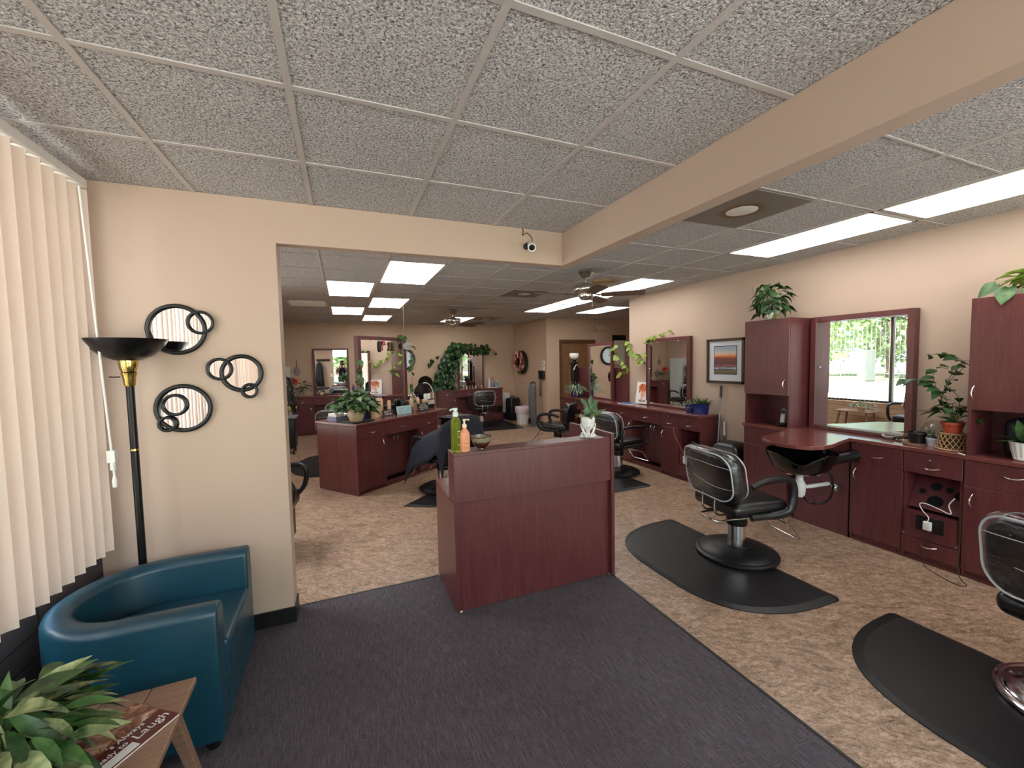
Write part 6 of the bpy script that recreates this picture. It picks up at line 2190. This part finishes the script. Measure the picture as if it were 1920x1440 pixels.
t = thing('street_sign', 'yellow-orange sign on a post at the kerb, seen in the large mirror', 'sign', (-21.5, 16.9, -.06), R(70))
MB().cyl(0, 0, 0, 1.5, .03, 8).build('post', greyp, t)
MB().box(-.35, -.02, 1.4, .35, .02, 1.75).build('board', mat('amber_sign', (226, 164, 60), .5), t)

# ------------------------------------------------------------------ the photographer (reflected in the far left mirror)
skin = mat('skin', (196, 142, 112), .55, 0, .06)
shirt_m = mat('navy_tee_shirt', (36, 44, 74), .8, 0, .1)
jeans_m = mat('blue_jeans', (70, 92, 140), .8, 0, .15)


def skinned(name, chains, m_, parent, levels=1, root=0):
    """chains: lists of (x, y, z, radius); equal points are welded"""
    vs, es, rs = [], [], []
    key = {}
    for ch in chains:
        prev = None
        for x_, y_, z_, r_ in ch:
            k = (round(x_, 4), round(y_, 4), round(z_, 4))
            if k not in key:
                key[k] = len(vs)
                vs.append((x_, y_, z_))
                rs.append(r_)
            i = key[k]
            if prev is not None and prev != i:
                es.append((prev, i))
            prev = i
    me = bpy.data.meshes.new(name)
    me.from_pydata(vs, es, [])
    me.materials.append(m_)
    o = bpy.data.objects.new(name, me)
    COL.objects.link(o)
    o.parent = parent
    sk = o.modifiers.new('skin', 'SKIN')
    sk.use_smooth_shade = True
    sub = o.modifiers.new('subsurf', 'SUBSURF')
    sub.levels = sub.render_levels = levels
    if not me.skin_vertices:
        bpy.context.view_layer.objects.active = o
    for i, r_ in enumerate(rs):
        me.skin_vertices[0].data[i].radius = (r_, r_)
    me.skin_vertices[0].data[root].use_root = True
    return o


pp = thing('person', 'person in navy tee shirt and jeans raising a phone, reflected in the far left mirror', 'person', (0, -.34, .007), 0)
body = [[(0, 0, .96, .13), (0, .0, 1.12, .135), (0, .0, 1.30, .14), (0, .0, 1.40, .10), (0, .005, 1.47, .055), (0, .02, 1.54, .052)],
        [(0, .02, 1.54, .052), (0, .03, 1.60, .075), (0, .02, 1.68, .092), (0, .01, 1.75, .07)]]
hands = []
for sx in (-1, 1):
    body.append([(0, .0, 1.40, .10), (sx * .12, .0, 1.405, .065), (sx * .19, .0, 1.38, .055), (sx * .26, .06, 1.20, .045), (sx * .255, .10, 1.15, .042), (sx * .17, .20, 1.36, .036), (sx * .10, .27, 1.54, .027), (sx * .092, .285, 1.585, .026), (sx * .088, .295, 1.62, .024)])
    body.append([(0, 0, .96, .13), (sx * .09, 0, .90, .095), (sx * .10, .01, .70, .075), (sx * .105, .015, .50, .058), (sx * .11, .0, .30, .052), (sx * .115, -.01, .10, .038), (sx * .12, .04, .04, .036), (sx * .125, .13, .03, .030)])
    for q, (z_, L) in enumerate(((1.655, .052), (1.64, .058), (1.622, .055), (1.605, .045))):
        body.append([(sx * .088, .295, 1.62, .024), (sx * .084, .300, z_, .0095), (sx * .080, .318, z_ + .004, .009), (sx * (.072 - L * .25), .330, z_ + .003, .008)])
    body.append([(sx * .092, .285, 1.585, .026), (sx * .080, .278, 1.60, .010), (sx * .062, .292, 1.615, .009)])
skinned('body', body, skin, pp)
sh = [[(0, 0, .90, .20), (0, .0, 1.12, .195), (0, .0, 1.30, .20), (0, .0, 1.40, .15), (0, .003, 1.46, .08)]]
for sx in (-1, 1):
    sh.append([(0, .0, 1.40, .15), (sx * .12, .0, 1.405, .10), (sx * .19, .0, 1.38, .09), (sx * .26, .06, 1.20, .075)])
skinned('tee_shirt', sh, shirt_m, pp)
tr = []
for sx in (-1, 1):
    tr.append([(0, 0, .95, .17), (sx * .09, 0, .90, .135), (sx * .10, .01, .70, .11), (sx * .105, .015, .50, .09), (sx * .11, .0, .30, .08), (sx * .115, -.01, .07, .07)])
skinned('jeans', tr, jeans_m, pp)
for sx in (-1, 1):
    MB().rbox(sx * .122 - .048, -.07, .0, sx * .122 + .048, .20, .085, .04, 4).build('shoe', blackp, pp, True)
MB().lathe([(0, 1.795), (.05, 1.788), (.085, 1.76), (.10, 1.71), (.097, 1.68), (.09, 1.70), (.07, 1.745), (0, 1.77)], 24, Matrix.Translation((0, -.022, .03)) @ Matrix.Rotation(R(0), 4, 'X')).build('hair', mat('dark_brown_hair', (46, 34, 26), .8), pp, True)
fcm = MB()
for sx in (-1, 1):
    fcm.lathe([(0, -.008), (.008, -.004), (.009, 0), (.008, .004), (0, .008)], 10, Matrix.Translation((sx * .034, .098, 1.672)))
fcm.build('eyes', blackp, pp, True)
MB().tube([(0, .105, 1.675), (0, .122, 1.645), (0, .108, 1.638)], [.008, .013, .010], 8).build('nose', skin, pp, True)
MB().tube([(-.022, .098, 1.612), (0, .106, 1.610), (.022, .098, 1.612)], .006, 8).build('mouth', mat('lip', (160, 92, 84), .5), pp, True)
for sx in (-1, 1):
    MB().rbox(sx * .093 - .008, .0, 1.635, sx * .093 + .008, .03, 1.695, .008).build('ear', skin, pp, True)
o = MB().rbox(-.075, .0, -.037, .075, .008, .037, .004).build('phone', blackp, None, True)
o.location = (0, -.026, 1.645)
tag(o, 'dark phone held up sideways by the photographer', 'phone')
